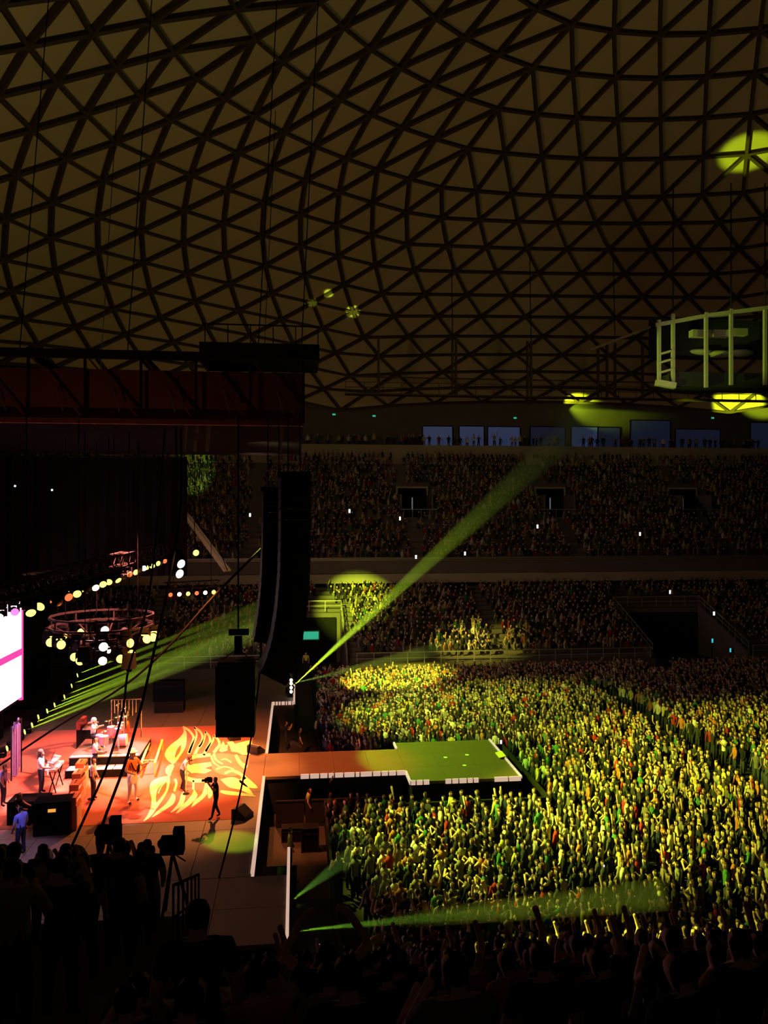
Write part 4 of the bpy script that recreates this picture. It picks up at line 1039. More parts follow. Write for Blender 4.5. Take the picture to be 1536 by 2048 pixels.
# squat flown cluster
cc = at_d(472, 1325, 27.5)
cl = empty('speaker_cluster', cc)
for i in range(4):
    z = -0.32 - i * 0.63; sc_ = 1.0 - 0.015 * abs(i - 1)
    b_ = MB().box((0, 0, z), (1.36 * sc_, 1.0, 0.61), Matrix.Rotation(0.02 * (i - 1.5), 3, 'Y')).build('cabinet', 'blackbox', cl)
    MB().box((0.69 * sc_, 0, z), (0.02, 0.94, 0.52)).build('grille', 'grille', b_)
MB().box((0, 0, 0.05), (1.2, 0.9, 0.10)).build('bumper_frame', 'truss_blk', cl)
MB().box((0.08, 0, 0.62), (0.26, 0.26, 0.62)).build('chain_hoist', 'black', cl)
MB().box((0.1, 0, 1.08), (0.70, 0.25, 0.20)).build('hoist_beam', 'black', cl)
for s in (-0.5, 0.5): MB().tube([(s, 0, 0.1), (0.08, 0, 0.5)], 0.018, 5).build('sling', 'cable', cl)
MB().tube([(0.08, 0, 1.1), (0.08, 0, RB - cc.z)], 0.03, 5).build('hanging_chain', 'cable', cl)
tag(cl, 'squat black loudspeaker cluster hung over the printed carpet', 'loudspeaker')

# ------------------------------------------------------------------ loose cables
def cable(pts, r, label, mname='cable'):
    P = [at_d(*p) for p in pts]; n = []
    for i in range(len(P) - 1):
        p0 = P[max(i - 1, 0)]; p1 = P[i]; p2 = P[i + 1]; p3 = P[min(i + 2, len(P) - 1)]
        for k_ in range(5):
            t = k_ / 5; n.append(0.5 * ((2 * p1) + (p2 - p0) * t + (2 * p0 - 5 * p1 + 4 * p2 - p3) * t * t + (-p0 + 3 * p1 - 3 * p2 + p3) * t ** 3))
    n.append(P[-1])
    o = MB().tube(n, r, 6).build('hanging_cable', mname, None, True, origin=P[-1])
    return tag(o, label, 'cable')
cable([(362, 860, 30), (362, 985, 29), (350, 1100, 28), (312, 1285, 26), (262, 1490, 24), (205, 1650, 22), (198, 1700, 21.5)], 0.045, 'thick black cable falling from the roof past the drums to the near crowd')
cable([(330, 860, 32), (300, 1180, 29), (258, 1335, 26), (246, 1420, 25), (218, 1520, 24), (185, 1600, 23), (140, 1700, 21.5)], 0.038, 'black cable falling left of the thick one past the drum riser')
cable([(530, 970, 28.9), (522, 1300, 28.2), (506, 1450, 27.4), (490, 1540, 27.0), (468, 1640, 26.5), (438, 1757, 25.95)], 0.035, 'black cable falling from the flown loudspeakers to the near wing')
cable([(525, 1095, 31), (430, 1190, 32), (340, 1290, 33), (250, 1370, 34), (120, 1450, 36), (0, 1530, 37)], 0.05, 'grey cable bundle sagging diagonally behind the flown cluster')
for i, (px, py) in enumerate(((170, 1308), (258, 1322))):
    p = at_d(px, py, 33.0); e = empty('hanging_motor', p)
    MB().box((0, 0, 0), (0.55, 0.45, 0.62), None, 0, (0.85, 0.85)).build('body', 'black', e); MB().lathe((0, 0, -0.45), [(0.10, 0), (0.16, 0.14)], 10).build('hook_bag', 'black', e)
    MB().tube([(0, 0, 0.3), (0, 0, RB - p.z)], 0.02, 5).build('hanging_chain', 'cable', e)
    tag(e, ['black motor hung under the left side of the lamp pod', 'black motor hung under the right side of the lamp pod'][i], 'motor')
# slanted pale cable tray left of the arrays
tr = empty('cable_tray', at_d(415, 1090, 55))
a_, b_ = at_d(372, 1030, 55) - tr.location, at_d(455, 1142, 52) - tr.location
MB().bar(a_, b_, 0.55, 0.12).build('tray', 'concrete_lt', tr); MB().bar(a_ + Vector((0, 0, 0.1)), b_ + Vector((0, 0, 0.1)), 0.06, 0.3).build('lip', 'truss', tr)
MB().tube([a_, Vector((a_.x, a_.y - 8, RB - tr.location.z))], 0.03, 5).build('hanging_chain', 'cable', tr); MB().tube([b_, Vector((b_.x - 2, b_.y - 6, RB - tr.location.z))], 0.03, 5).build('hanging_chain', 'cable', tr)
tag(tr, 'slanted pale cable tray left of the loudspeaker columns', 'cable tray')

# ------------------------------------------------------------------ rails and passages of the lower terrace
def rail_run(a, b, n, label, h=0.95, name='guard_rail', m='rail', mid=1, r=0.05):
    a, b = Vector(a), Vector(b); e = empty(name, a); d = b - a
    MB().bar((0, 0, h), d + Vector((0, 0, h)), r * 1.4).build('top_rail', m, e)
    for j in range(mid): MB().bar((0, 0, h * (j + 1) / (mid + 1)), d + Vector((0, 0, h * (j + 1) / (mid + 1))), r).build('mid_rail', m, e)
    for i in range(n + 1):
        p = d * (i / n); MB().bar(p, p + Vector((0, 0, h)), r * 1.2).build('post', m, e)
    return tag(e, label, 'railing')
rail_run((VA1 + 0.8, 64.3, LZ), (VB0 - 0.3, 64.3, LZ), 18, 'pale guard rail along the front of the lower terrace', mid=1)
rail_run((VB1 + 0.3, 64.3, LZ), (VB1 + 14, 64.3, LZ), 8, 'guard rail right of the dark passage')
rail_run((-30, 64.3, LZ), (VA0 - 0.3, 64.3, LZ), 14, 'guard rail behind the stage wing')
zb = LZ + 10 * LOWR
for (x, lab) in ((VA1, 'sloping rail on the near side of the green lit passage'), (VA0, 'sloping rail on the stage side of the green lit passage'), (VB1, 'sloping rail beside the dark passage'), (VB0, 'sloping rail on the stage side of the dark passage')):
    rail_run((x, 64.5, LZ + 0.3), (x, 73.0, zb + 0.3), 8, lab, 0.9  , mid=1, r=0.045)
    pw = MB(); pw.add([(x - 0.1, 64.5, 0), (x + 0.1, 64.5, 0), (x + 0.1, 73, 0), (x - 0.1, 73, 0), (x - 0.1, 64.5, LZ + 0.3), (x + 0.1, 64.5, LZ + 0.3), (x + 0.1, 73, zb + 0.3), (x - 0.1, 73, zb + 0.3)],
                      [(3, 2, 1, 0), (4, 5, 6, 7), (0, 1, 5, 4), (1, 2, 6, 5), (2, 3, 7, 6), (3, 0, 4, 7)])
    tag(pw.build('wall_passage', 'concrete'), 'sloping side wall of a terrace passage', kind='structure')
rail_run((VA0, 73.0, zb + 0.2), (VA1, 73.0, zb + 0.2), 3, 'rail across the top of the green lit passage')
rail_run((VB0, 73.0, zb + 0.2), (VB1, 73.0, zb + 0.2), 6, 'rail across the top of the dark passage')
for (xa, xb) in ((VA0, VA1), (VB0, VB1)):
    tag(MB().box2((xa + 0.5, 72.7, 0), (xb - 0.5, 72.98, zb - 0.4)).build('door_%d' % (1 if xa == VA0 else 2), 'black'), 'dark opening at the back of a terrace passage', kind='structure')  # black panel added to darken the back wall of the passage
pg = empty('green_panel', (on_y(622, 1250, 72.55).x, 72.55, 2.6))
MB().box((0, 0, 0), (1.6, 0.1, 0.9)).build('board', 'plant', pg); MB().box((0, -0.06, 0), (1.4, 0.02, 0.7)).build('face', 'exit', pg)
tag(pg, 'small green lit board inside the passage behind the loudspeakers', 'sign')
for i, (px, py) in enumerate(((1424, 1281), (1460, 1300), (566, 1355))):
    p = on_y(px, py, 66.5 if i < 2 else 58.0); e = empty('teal_lamp', p)
    MB().box((0, 0, 0), (0.22, 0.12, 0.45)).build('case', 'black', e); MB().box((0, -0.07, 0), (0.15, 0.02, 0.36)).build('lit_face', 'teal', e)
    MB().box((0, 0, -p.z / 2 - 0.2), (0.06, 0.06, p.z - 0.45)).build('post', 'black', e)
    tag(e, ['teal glowing lamp in the dark passage, upper one', 'teal glowing lamp in the dark passage, lower one', 'teal glowing lamp below the flown loudspeaker columns'][i], 'lamp')
place_person('stand', (on_y(612, 1290, 65.5).x, 65.5, 0.6), face_to((0, 65), FOCUS_), (0.62, 0.58, 0.10), 'steward in yellow jacket at the foot of the green lit passage', None)

# ------------------------------------------------------------------ pit barriers and people in the pit
def barrier(a, b, label, n, h=1.15):
    a, b = Vector(a), Vector(b); e = empty('crowd_barrier', a); d = (b - a) / n; ang = math.atan2(d.y, d.x); L = d.length
    R_ = Matrix.Rotation(ang, 3, 'Z')
    for i in range(n):
        c = d * (i + 0.5)
        MB().box(c + Vector((0, 0, h / 2)), (L * 0.96, 0.05, h), R_).build('barrier_panel', 'truss_blk', e)
        MB().box(c + Vector((0, 0, h + 0.03)), (L * 0.98, 0.10, 0.06), R_).build('top_rail', 'truss_blk', e)
    return tag(e, label, 'barrier')
barrier((-0.9, 34.9, 0), (4.3, 34.9, 0), 'crowd barrier on the near side of the runway', 4)
barrier((4.3, 34.0, 0), (11.4, 34.0, 0), 'crowd barrier before the square platform', 6)
barrier((11.4, 34.0, 0), (11.4, 42.0, 0), 'crowd barrier at the end of the square platform', 6)
barrier((4.3, 42.0, 0), (11.4, 42.0, 0), 'crowd barrier on the far side of the square platform', 6)
barrier((1.3, 22.0, 0), (1.3, 34.9, 0), 'crowd barrier along the near part of the pit', 10)
barrier((1.3, 41.6, 0), (1.3, 62.0, 0), 'crowd barrier along the far part of the pit', 14)
PITP = [((580, 1742), 'stand', (0.70, 0.62, 0.10), 'security guard in yellow jacket at the near end of the pit'), ((590, 1600), 'phone', (0.02, 0.02, 0.02), 'photographer in black in the pit beside the runway corner'),
        ((560, 1580), 'stand', (0.03, 0.03, 0.03), 'pit worker in black under the stage edge'), ((640, 1612), 'stand', (0.40, 0.14, 0.06), 'pit worker in dull orange shirt next to the runway barrier'),
        ((615, 1650), 'lean', (0.30, 0.30, 0.05), 'pit worker in green yellow vest leaning in the pit'), ((600, 1515), 'stand', (0.03, 0.03, 0.03), 'pit worker in black on the far side of the runway'),
        ((632, 1490), 'lean', (0.5, 0.45, 0.1), 'pit worker in yellow top on the far side of the runway'), ((572, 1500), 'phone', (0.03, 0.03, 0.03), 'photographer in black beyond the runway'), ((660, 1620), 'up1', (0.35, 0.1, 0.05), 'pit worker raising an arm by the runway barrier')]
for (px, py), pose, col, lab in PITP:
    p = on_z(px, py, 0.0)
    if p.x < -1.3: p.x = -0.9
    place_person(pose, (p.x, p.y, 0), face_to((p.x, p.y), (8, p.y)), col, lab, None)
for i, (px, py, s_) in enumerate(((560, 1790, (1.2, 0.7, 0.9)), (620, 1700, (0.7, 0.5, 1.0)), (600, 1545, (0.9, 0.7, 0.7)), (585, 1680, (0.9, 0.5, 0.6)))):
    p = on_z(px, py, 0)
    if p.x < -0.6: p.x = 0.2
    flight_case((p.x, p.y, 0), s_, ['long black case at the near end of the pit', 'tall narrow case in the pit', 'black case beyond the runway corner', 'low black case in the middle of the pit'][i])
# marks and prompt board on the square platform
for i, (px, py) in enumerate(((891, 1515), (934, 1510), (929, 1531))):
    p = on_z(px, py, SZ - 0.01); e = MB().lathe((0, 0, 0), [(0.10, 0), (0.10, 0.012)], 14).lathe((0, 0, 0.012), [(0.06, 0), (0.06, 0.004)], 12).build('floor_marker', 'white', None, origin=None)
    e.location = p; tag(e, ['pale round floor marker on the square platform, one nearest the runway', 'pale round floor marker on the square platform, one farthest from the camera', 'pale round floor marker on the square platform, one nearest the camera'][i], 'marker')
p = on_z(1001, 1513, SZ - 0.01); pb = empty('prompt_board', p)
MB().box((0, 0, 0.10), (0.35, 0.85, 0.03), Matrix.Rotation(-0.25, 3, 'Y')).build('sheet', 'yellowpaint', pb); MB().box((0.05, 0, 0.045), (0.2, 0.7, 0.09)).build('base', 'black', pb)
tag(pb, 'yellow green board lying at the end of the square platform', 'board')

# ------------------------------------------------------------------ gantry and hanging cage under the dome
M['cagemetal'] = mat('cage_steel', (0.14, 0.13, 0.10), 0.6, 0.0, var=0.2)
gan = empty('roof_gantry', (20, 82, 26)); GO = Vector((20, 82, 26))
gx0, gx1 = on_y(690, 800, 82).x, 66.0
zt = on_y(1000, 792, 82).z
MB().box2(Vector((gx0, 81.5, zt - 0.15)) - GO, Vector((gx1, 82.6, zt)) - GO).build('walkway', 'steel_dark', gan)
for z_ in (0.6, 1.15): MB().bar(Vector((gx0, 81.5, zt + z_)) - GO, Vector((gx1, 81.5, zt + z_)) - GO, 0.06).build('hand_rail', 'steel_dark', gan)
MB().bar(Vector((gx0, 82.6, zt + 1.9)) - GO, Vector((gx1, 82.6, zt + 1.9)) - GO, 0.12).build('upper_beam', 'steel_dark', gan)
for i, px in enumerate((757, 905, 912, 1055, 1062, 1196, 1214, 1230, 1285)):
    p = on_y(px, 790, 82); MB().bar(Vector((p.x, 82, zt)) - GO, Vector((p.x, 82, zt + 6.0)) - GO, 0.28, 0.22).build('hanger', 'steel_dark', gan)
x = gx0
while x < gx1: MB().bar(Vector((x, 81.5, zt)) - GO, Vector((x, 81.5, zt + 1.15)) - GO, 0.06).build('rail_post', 'steel_dark', gan); x += 2.0
# sling cables to the dome
for px in (905, 1062, 1230): 
    p = on_y(px, 790, 82); MB().tube([Vector((p.x, 82, zt + 6)) - GO, Vector((p.x, 82.5, zt + 16)) - GO], 0.05, 5).build('sling', 'cable', gan)
tag(gan, 'dark steel walkway hung under the far rim of the dome', 'gantry')
cage = empty('hanging_cage', at_d(1430, 700, 55)); KO = cage.location.copy()
def cpt(px, py, d=55.0): return at_d(px, py, d) - KO
Fr = lambda px, py: cpt(px, py, 55.0)
Bk = lambda px, py: cpt(px, py, 59.0)
for px, t, b in ((1318, 640, 770), (1346, 628, 775), (1412, 625, 775), (1462, 618, 770), (1530, 615, 770), (1600, 612, 770)):
    MB().bar(Fr(px, t), Fr(px, b), 0.22, 0.22).build('front_post', 'cagemetal', cage)
    MB().bar(Bk(px, t), Bk(px, b), 0.18, 0.18).build('back_post', 'cagemetal', cage)
MB().bar(Fr(1312, 650), Fr(1420, 630), 0.20, 0.26).build('top_beam', 'cagemetal', cage); MB().bar(Fr(1420, 630), Fr(1610, 606), 0.20, 0.26).build('top_beam', 'cagemetal', cage)
MB().bar(Bk(1312, 650), Bk(1610, 606), 0.2).build('top_beam', 'cagemetal', cage)
MB().box2(Fr(1352, 690) + Vector((0, 4.3, 0)), Bk(1612, 640) + Vector((0, 0.6, 0))).build('back_panel', 'black', cage)  # black sheet added so the cage interior reads dark
MB().box2(Fr(1350, 772), Bk(1612, 762)).build('floor_slab', 'black', cage)
MB().bar(Fr(1312, 765), Fr(1350, 772), 0.5, 0.4).build('corner_plate', 'cagemetal', cage)
for y_ in (705, 722, 742): MB().bar(Fr(1318, y_ + 4), Fr(1346, y_ - 4), 0.3, 0.14).build('ladder_step', 'cagemetal', cage)
for px, py, w_ in ((1430, 655, 1.5), (1470, 655, 1.2), (1505, 652, 1.4)): MB().box(Fr(px, py) + Vector((0, 2, 0)), (w_, 0.6, 0.5)).build('lamp_housing', 'cagemetal', cage)
for px, py in ((1400, 705), (1440, 708), (1480, 706)):
    MB().ball(Bk(px, py), (1.1, 0.8, 0.28), 14, 6).build('dish', 'cagemetal', cage, True)
for px in (1346, 1462, 1530): MB().tube([Fr(px, 620), Fr(px, 620) + Vector((0, 0, 9))], 0.05, 5).build('sling', 'cable', cage)
MB().bar(Bk(1312, 650), Bk(1180, 700), 0.18).build('side_strut', 'steel_dark', cage)
tag(cage, 'hanging steel cage lit yellow green near the rim of the dome', 'rig')

# ------------------------------------------------------------------ near stand with spectators
ns = empty('grandstand_near', (0, 10, 0)); NO = Vector((0, 10, 0))
NY = lambda i: 0.6 + 0.85 * i
NZ = lambda y_: 12.3 - 0.56 * y_
NZL = lambda y_: 12.35 - 0.41 * y_
TX = -1.9; TYEND = 15.6
mb = MB(); mb2 = MB()
for i in range(-4, 22):
    y0, y1 = NY(i), NY(i + 1); z_ = NZ(y0 + 0.425)
    if z_ < 0.3: break
    mb.box2(Vector((TX if y0 < TYEND else -16, y0, max(0, z_ - 1.2))) - NO, Vector((30, y1, z_)) - NO)
    if y0 < TYEND: mb2.box2(Vector((-16, y0, 0.0)) - NO, Vector((TX, y1, NZL(y0 + 0.425))) - NO)
mb.build('terrace_steps', 'concrete', ns); mb2.build('raised_block', 'concrete', ns)
tag(ns, 'dark near stand below the viewer', kind='structure')
rail_run((TX, 12.4, NZL(12.4)), (TX, TYEND, NZL(TYEND)), 6, 'dark sloping handrail at the side of the raised near block', 1.0, m='truss_blk', r=0.028)
near = []
for i in range(4, 22):
    yb = NY(i) + 0.4; z_ = NZ(NY(i) + 0.425)
    x = -14.0
    while x < 22:
        x += rng.uniform(0.62, 1.25) * (1.0 if yb > 6 else 1.1)
        xx = x + rng.normal() * 0.08
        rz = z_
        if xx < TX - 0.3 and yb < TYEND: rz = NZL(NY(i) + 0.425)
        elif xx < TX + 0.4 and yb < TYEND: continue
        if xx < -0.3 and yb > 17.5: continue
        h = project((xx, yb, rz + 1.6))
        if not (-60 < h[0] < 1596 and h[1] < 2110): continue
        near.append((xx, yb, rz))
near = [n for n in near if not (abs(n[0] - 0.0) < 0.5 and n[1] < 3)]
print('near people', len(near))
POSE_W = {'stand': 'standing', 'lean': 'leaning', 'clap': 'clapping', 'up1': 'raising one arm', 'up2': 'raising both arms', 'phone': 'hands at face'}
used = set()
for (xx, yb, z_) in near:
    row = int(round((yb - 0.4 - 0.6) / 0.85)); pxh = project((xx, yb, z_ + 1.6))[0]
    side = ['left end', 'below the rack case', 'below the amplifiers', 'below the printed wings', 'below the flown cluster', 'below the pit', 'below the runway', 'below the platform', 'past the platform', 'right of centre', 'right side', 'right end'][max(0, min(11, int(pxh / 128)))]
    where = '%s row %d, %s' % ('near stand' if xx >= TX else 'raised block', 22 - row if xx >= TX else 18 - row, side)
    for _ in range(30):
        pose = ['stand', 'stand', 'lean', 'stand', 'clap', 'phone', 'up1'][rng.integers(7 if xx > TX else 6)] if yb > 7 else ['stand', 'lean', 'stand', 'clap'][rng.integers(4)]
        col, cw = SHIRTS[rng.integers(len(SHIRTS))]
        lab = 'spectator in %s shirt %s, %s' % (cw, POSE_W[pose], where)
        if lab not in used: break
    used.add(lab)
    place_person(pose, (xx, yb, z_), face_to((xx, yb), FOCUS_) + rng.normal() * 0.15, col, lab, 'spectators in the near stand', scale=rng.uniform(0.94, 1.05))
# spectator making an arch with both arms
aJ = joints(lel=(-0.40, 0.05, 1.62), lwr=(-0.22, 0.08, 1.92), lha=(-0.10, 0.09, 1.99), rel=(0.40, 0.05, 1.62), rwr=(0.22, 0.08, 1.92), rha=(0.10, 0.09, 1.99))
V['arch'] = body('person', aJ, 2)
ap = at_d(655, 1822, 7.2)
place_person('arch', (ap.x, ap.y, ap.z - 2.0), face_to((ap.x, ap.y), FOCUS_), (0.02, 0.02, 0.02), 'spectator in dark shirt with both arms arched over the head', None)
hp = at_d(395, 1822, 5.0)
place_person('stand', (hp.x, hp.y, hp.z - 1.64), face_to((hp.x, hp.y), FOCUS_), (0.02, 0.02, 0.02), 'dark haired spectator whose head stands out against the brown wing floor', None, scale=1.0)
# camera crew at the front of the raised block
for i, (px, py, d) in enumerate(((218, 1668, 15.3), (345, 1690, 15.2))):
    p = at_d(px, py, d); e = empty('video_camera', p)
    zf = NZL(15.1) - p.z
    MB().box((0, 0, 0), (0.45, 0.26, 0.30)).build('body', 'black', e); MB().lathe((-0.22, 0.1, 0), [(0.09, 0), (0.11, 0.25)], 12, Matrix.Rotation(-PI / 2 - 0.5, 3, 'X')).build('lens', 'black', e)
    MB().box((0.12, 0, 0.24), (0.2, 0.2, 0.18)).build('viewfinder', 'black', e)
    for k_ in range(3):
        a = 2 * PI * k_ / 3; MB().tube([(0, 0, -0.15), (0.35 * math.cos(a), 0.3 * math.sin(a), zf)], 0.03, 6).build('leg', 'black', e)
    MB().tube([(0, -0.1, -0.1), (0.3, -0.4, -0.15)], 0.015, 5).build('pan_bar', 'black', e)
    tag(e, ['black tripod camera silhouetted before the amplifiers', 'black tripod camera silhouetted below the printed wing'][i], 'video camera')

# ------------------------------------------------------------------ phone lights
PH = [(699, 1022, 84), (800, 1037, 84), (930, 1107, 79.5), (832, 1114, 79.2), (1075, 1053, 82.5), (1280, 1068, 82), (1340, 1184, 76), (1428, 1227, 73.5), (500, 1030, 83), (640, 1891, 16), (790, 1863, 17.5), (1208, 1732, 26), (706, 1840, 13.0), (1002, 1484, 41)]
for i, (px, py, d) in enumerate(PH):
    p = at_d(px, py, d); e = empty('phone', p); e.rotation_euler = (0, 0, rng.normal() * 0.2)
    s_ = max(0.6, min(2.2, d / 36)) * (0.55 if d < 30 else 1.0)
    MB().box((0, 0.02, 0), (0.09 * s_, 0.015, 0.18 * s_)).build('body', 'phone_b', e)
    MB().box((0, -0.0, 0), (0.08 * s_, 0.012, 0.165 * s_)).build('lit_screen', 'phone', e)
    lab = ['phone light high left of centre in the upper terrace, brightest', 'small phone light below the first dark portal', 'phone light in the front row of the upper terrace crossed by the beam', 'small phone light at the upper terrace front left of the beam', 'small phone light below the middle portal', 'phone light in the middle of the upper terrace toward the third portal', 'phone light at the back of the lower terrace above the dark passage', 'phone light above the sloping rail of the dark passage', 'phone light beside the loudspeaker columns', 'phone light low in the near stand under the arched arms', 'phone light in the lowest rows of the near stand', 'phone light in the near part of the yellow crowd', 'bluish phone screen right of the arched arms', 'blue phone screen at the far corner of the square platform'][i]
    tag(e, lab, 'phone', 'lit phones in the audience')

# spot heads that strike the dome, the far wall and the cage
def dome_mid(*ks): return sum((node_pos(k) for k in ks), Vector((0, 0, 0))) / len(ks)
SRC = (-7.6, 41.0, 12.2)
spot('beam_lamp', (24.0, 70.0, 20.0), tuple(dome_mid((7, 7))), 60000, (0.62, 1.0, 0.02), 8.5, 0.6)
for k_, tgt_, dg in ((0, dome_mid((12, 63), (13, 62)), 1.0), (1, dome_mid((13, 63)), 1.5), (2, dome_mid((13, 62)), 0.8)):
    spot('beam_lamp', SRC, tuple(tgt_), 260000, (0.7, 1.0, 0.1), dg, 0.2)  # narrow spots added in place of small reflections on the dome
spot('beam_lamp', (-2.0, 44.0, 13.0), tuple(on_y(1488, 805, 95)), 1200000, (0.66, 1.0, 0.02), 4.4, 0.5)
spot('beam_lamp', (-2.0, 44.0, 13.0), tuple(at_d(1425, 700, 55)), 70000, (0.62, 1.0, 0.02), 12, 0.5)

for i, (px, py) in enumerate(((104, 980), (30, 972))):  # phone lights of the far stand, built as lamps on the drape
    p = on_y(px, py, 48.3); e = empty('work_light', p)
    MB().box((0, 0.06, 0), (0.22, 0.10, 0.26)).build('case', 'black', e); MB().lathe((0, 0.0, 0), [(0.06, 0), (0.05, 0.015)], 10, Matrix.Rotation(PI / 2, 3, 'X')).build('lit_lens', 'phone', e)
    MB().tube([(0, 0.06, 0.13), (0, 0.06, 17.4 - p.z)], 0.012, 4).build('cord', 'cable', e)
    tag(e, ['small white work light on the black drape behind the rig', 'small white work light on the drape at the frame edge'][i], 'lamp')

p_ = on_y(1120, 800, WY - 5)
spot('walkway_lamp', tuple(p_), tuple(on_y(1190, 814, WY)), 6500, (0.66, 1.0, 0.02), 46, 0.7)  # added spot strengthens the patch where the bright beam lands

# ------------------------------------------------------------------ crowds (past the number one could pick apart)
def lowpoly_person(arms, legs=True):
    mb = MB()
    def loft(rings, n, mi, cap=True):
        vs = []
        for (cx, cy, cz, rx, ry) in rings:
            for k in range(n): vs.append((cx + rx * math.cos(2 * PI * k / n), cy + ry * math.sin(2 * PI * k / n), cz))
        fs = []
        for i in range(len(rings) - 1):
            for k in range(n):
                a = i * n + k; b = i * n + (k + 1) % n
                fs.append((a, b, b + n, a + n))
        if cap: fs.append(tuple(range((len(rings) - 1) * n, len(rings) * n)))
        mb.add(vs, fs, mi)
    loft([(0, 0, 0.90, 0.15, 0.10), (0, 0, 1.15, 0.14, 0.10), (0, 0, 1.35, 0.21, 0.12), (0, 0, 1.46, 0.14, 0.08), (0, 0.01, 1.52, 0.055, 0.055)], 7, 1)
    # head: front skin, back hair
    n = 7
    vs = []; rr = [(1.50, 0.055), (1.56, 0.085), (1.63, 0.10), (1.69, 0.085), (1.735, 0.035)]
    for z, r in rr:
        for k in range(n): vs.append((r * 0.82 * math.cos(2 * PI * k / n + PI / 2), 0.02 + r * math.sin(2 * PI * k / n + PI / 2), z))
    for i in range(len(rr) - 1):
        for k in range(n):
            a = i * n + k; b = i * n + (k + 1) % n
            front = k in (0, n - 1, 1, n - 2)
            mb.add([vs[a], vs[b], vs[b + n], vs[a + n]], [(0, 1, 2, 3)], 0 if (front and i < 3) else 3)
    mb.add(vs[-n:], [tuple(range(n))], 3)
    for s, a in zip((-1, 1), arms):
        if a == 'down': P = [(0.20 * s, 0, 1.41), (0.26 * s, 0.03, 1.12), (0.22 * s, 0.16, 0.92)]
        elif a == 'up': P = [(0.20 * s, 0, 1.41), (0.36 * s, 0.10, 1.60), (0.28 * s, 0.14, 1.95)]
        else: P = [(0.20 * s, 0, 1.41), (0.25 * s, 0.2, 1.2), (0.06 * s, 0.34, 1.42)]
        mb.tube(P, [0.06, 0.045, 0.045], 4, 0 if a != 'down' else 1)
    if legs:
        for s in (-1, 1): mb.tube([(0.09 * s, 0, 0.92), (0.11 * s, 0.02, 0.48), (0.12 * s, 0, 0.04)], [0.09, 0.065, 0.05], 4, 2)
    return np.array(mb.v, float), mb.f, np.array(mb.m)
PROTO = [lowpoly_person(a) for a in (('down', 'down'), ('down', 'down'), ('down', 'up'), ('up', 'up'), ('fwd', 'fwd'), ('down', 'fwd'))]
PROTO_S = [lowpoly_person(a, False) for a in (('down', 'down'), ('down', 'down'), ('fwd', 'fwd'), ('down', 'up'))]
SK = np.array([[0.50, 0.32, 0.22], [0.42, 0.26, 0.17], [0.58, 0.40, 0.29]])
HR = np.array([[0.03, 0.02, 0.015], [0.05, 0.03, 0.02], [0.12, 0.07, 0.03]])
SH = np.array([s[0] for s in SHIRTS])
def crowd_mesh(name, spots, protos, weights):
    Vs, Fs, Ts = [], [], []
    off = 0
    loops = []; starts = []; totals = []
    for (x, y, z, face, sc_) in spots:
        k = rng.choice(len(protos), p=weights)
        v, f, m = protos[k]
        c, s = math.cos(face), math.sin(face)
        q = v * sc_
        w_ = np.empty_like(q); w_[:, 0] = x + c * q[:, 0] - s * q[:, 1]; w_[:, 1] = y + s * q[:, 0] + c * q[:, 1]; w_[:, 2] = z + q[:, 2]
        Vs.append(w_)
        pal = np.array([SK[rng.integers(3)], SH[rng.integers(len(SH))], [0.03, 0.035, 0.05], HR[rng.integers(3)]])
        Ts.append(pal[m])
        Fs += [tuple(i + off for i in ff) for ff in f]
        off += len(v)
    me = bpy.data.meshes.new(name)
    VV = np.concatenate(Vs); TT = np.concatenate(Ts)
    tot = np.array([len(f) for f in Fs], np.int32); st = np.concatenate([[0], np.cumsum(tot)[:-1]]).astype(np.int32)
    lp = np.fromiter((i for f in Fs for i in f), np.int32, int(tot.sum()))
    me.vertices.add(len(VV)); me.vertices.foreach_set('co', VV.astype(np.float32).ravel())
    me.loops.add(len(lp)); me.loops.foreach_set('vertex_index', lp)
    me.polygons.add(len(tot)); me.polygons.foreach_set('loop_start', st)
    me.update(calc_edges=True); me.validate()
    at = me.attributes.new('tint', 'FLOAT_COLOR', 'FACE')
    rgba = np.ones((len(TT), 4), np.float32); rgba[:, :3] = TT
    at.data.foreach_set('color', rgba.ravel())
    me.materials.append(M['crowd'])
    o = bpy.data.objects.new(name, me); COL.objects.link(o)
    return o
def in_view(x, y, z, mx=60):
    px, py, d = project((x, y, z)); return d > 1 and -mx < px < 1536 + mx

# standing crowd on the floor
spots = []
y = 21.2
while y < 62.8:
    x = 1.6 + rng.uniform(0, 0.4)
    while x < 48:
        xx, yy = x + rng.normal() * 0.10, y + rng.normal() * 0.10
        x += rng.uniform(0.46, 0.66)
        if not in_view(xx, yy, 1.5): continue
        if xx < 2.6 and 34.5 < yy < 41.6: continue
        if yy < 27.5 and xx < 2.4: continue
        if xx < 11.6 and 33.8 < yy < 42.0 and xx > 4.2: continue
        if xx < 5.4 and 34.6 < yy < 41.3: continue
        if abs(xx - 22.3) < 0.95 and 32 < yy < 56: continue
        if 29 < xx < 31.5 and yy > 60: continue
        spots.append((xx, yy, 0, face_to((xx, yy), FOCUS) + rng.normal() * 0.25, rng.uniform(0.93, 1.07)))
    y += 0.56
ranked = sorted(spots, key=lambda s: (Vector((s[0], s[1], 1.5)) - EYE).length)
# the nearest ones that stand clear are people of their own
floor_single = ranked[:130]; floor_rest = ranked[130:]
fc = crowd_mesh('floor_crowd', floor_rest, PROTO, [0.48, 0.27, 0.05, 0.03, 0.09, 0.08])
tag(fc, 'standing crowd packed on the floor around the runway, lit yellow', 'crowd', kind='stuff')
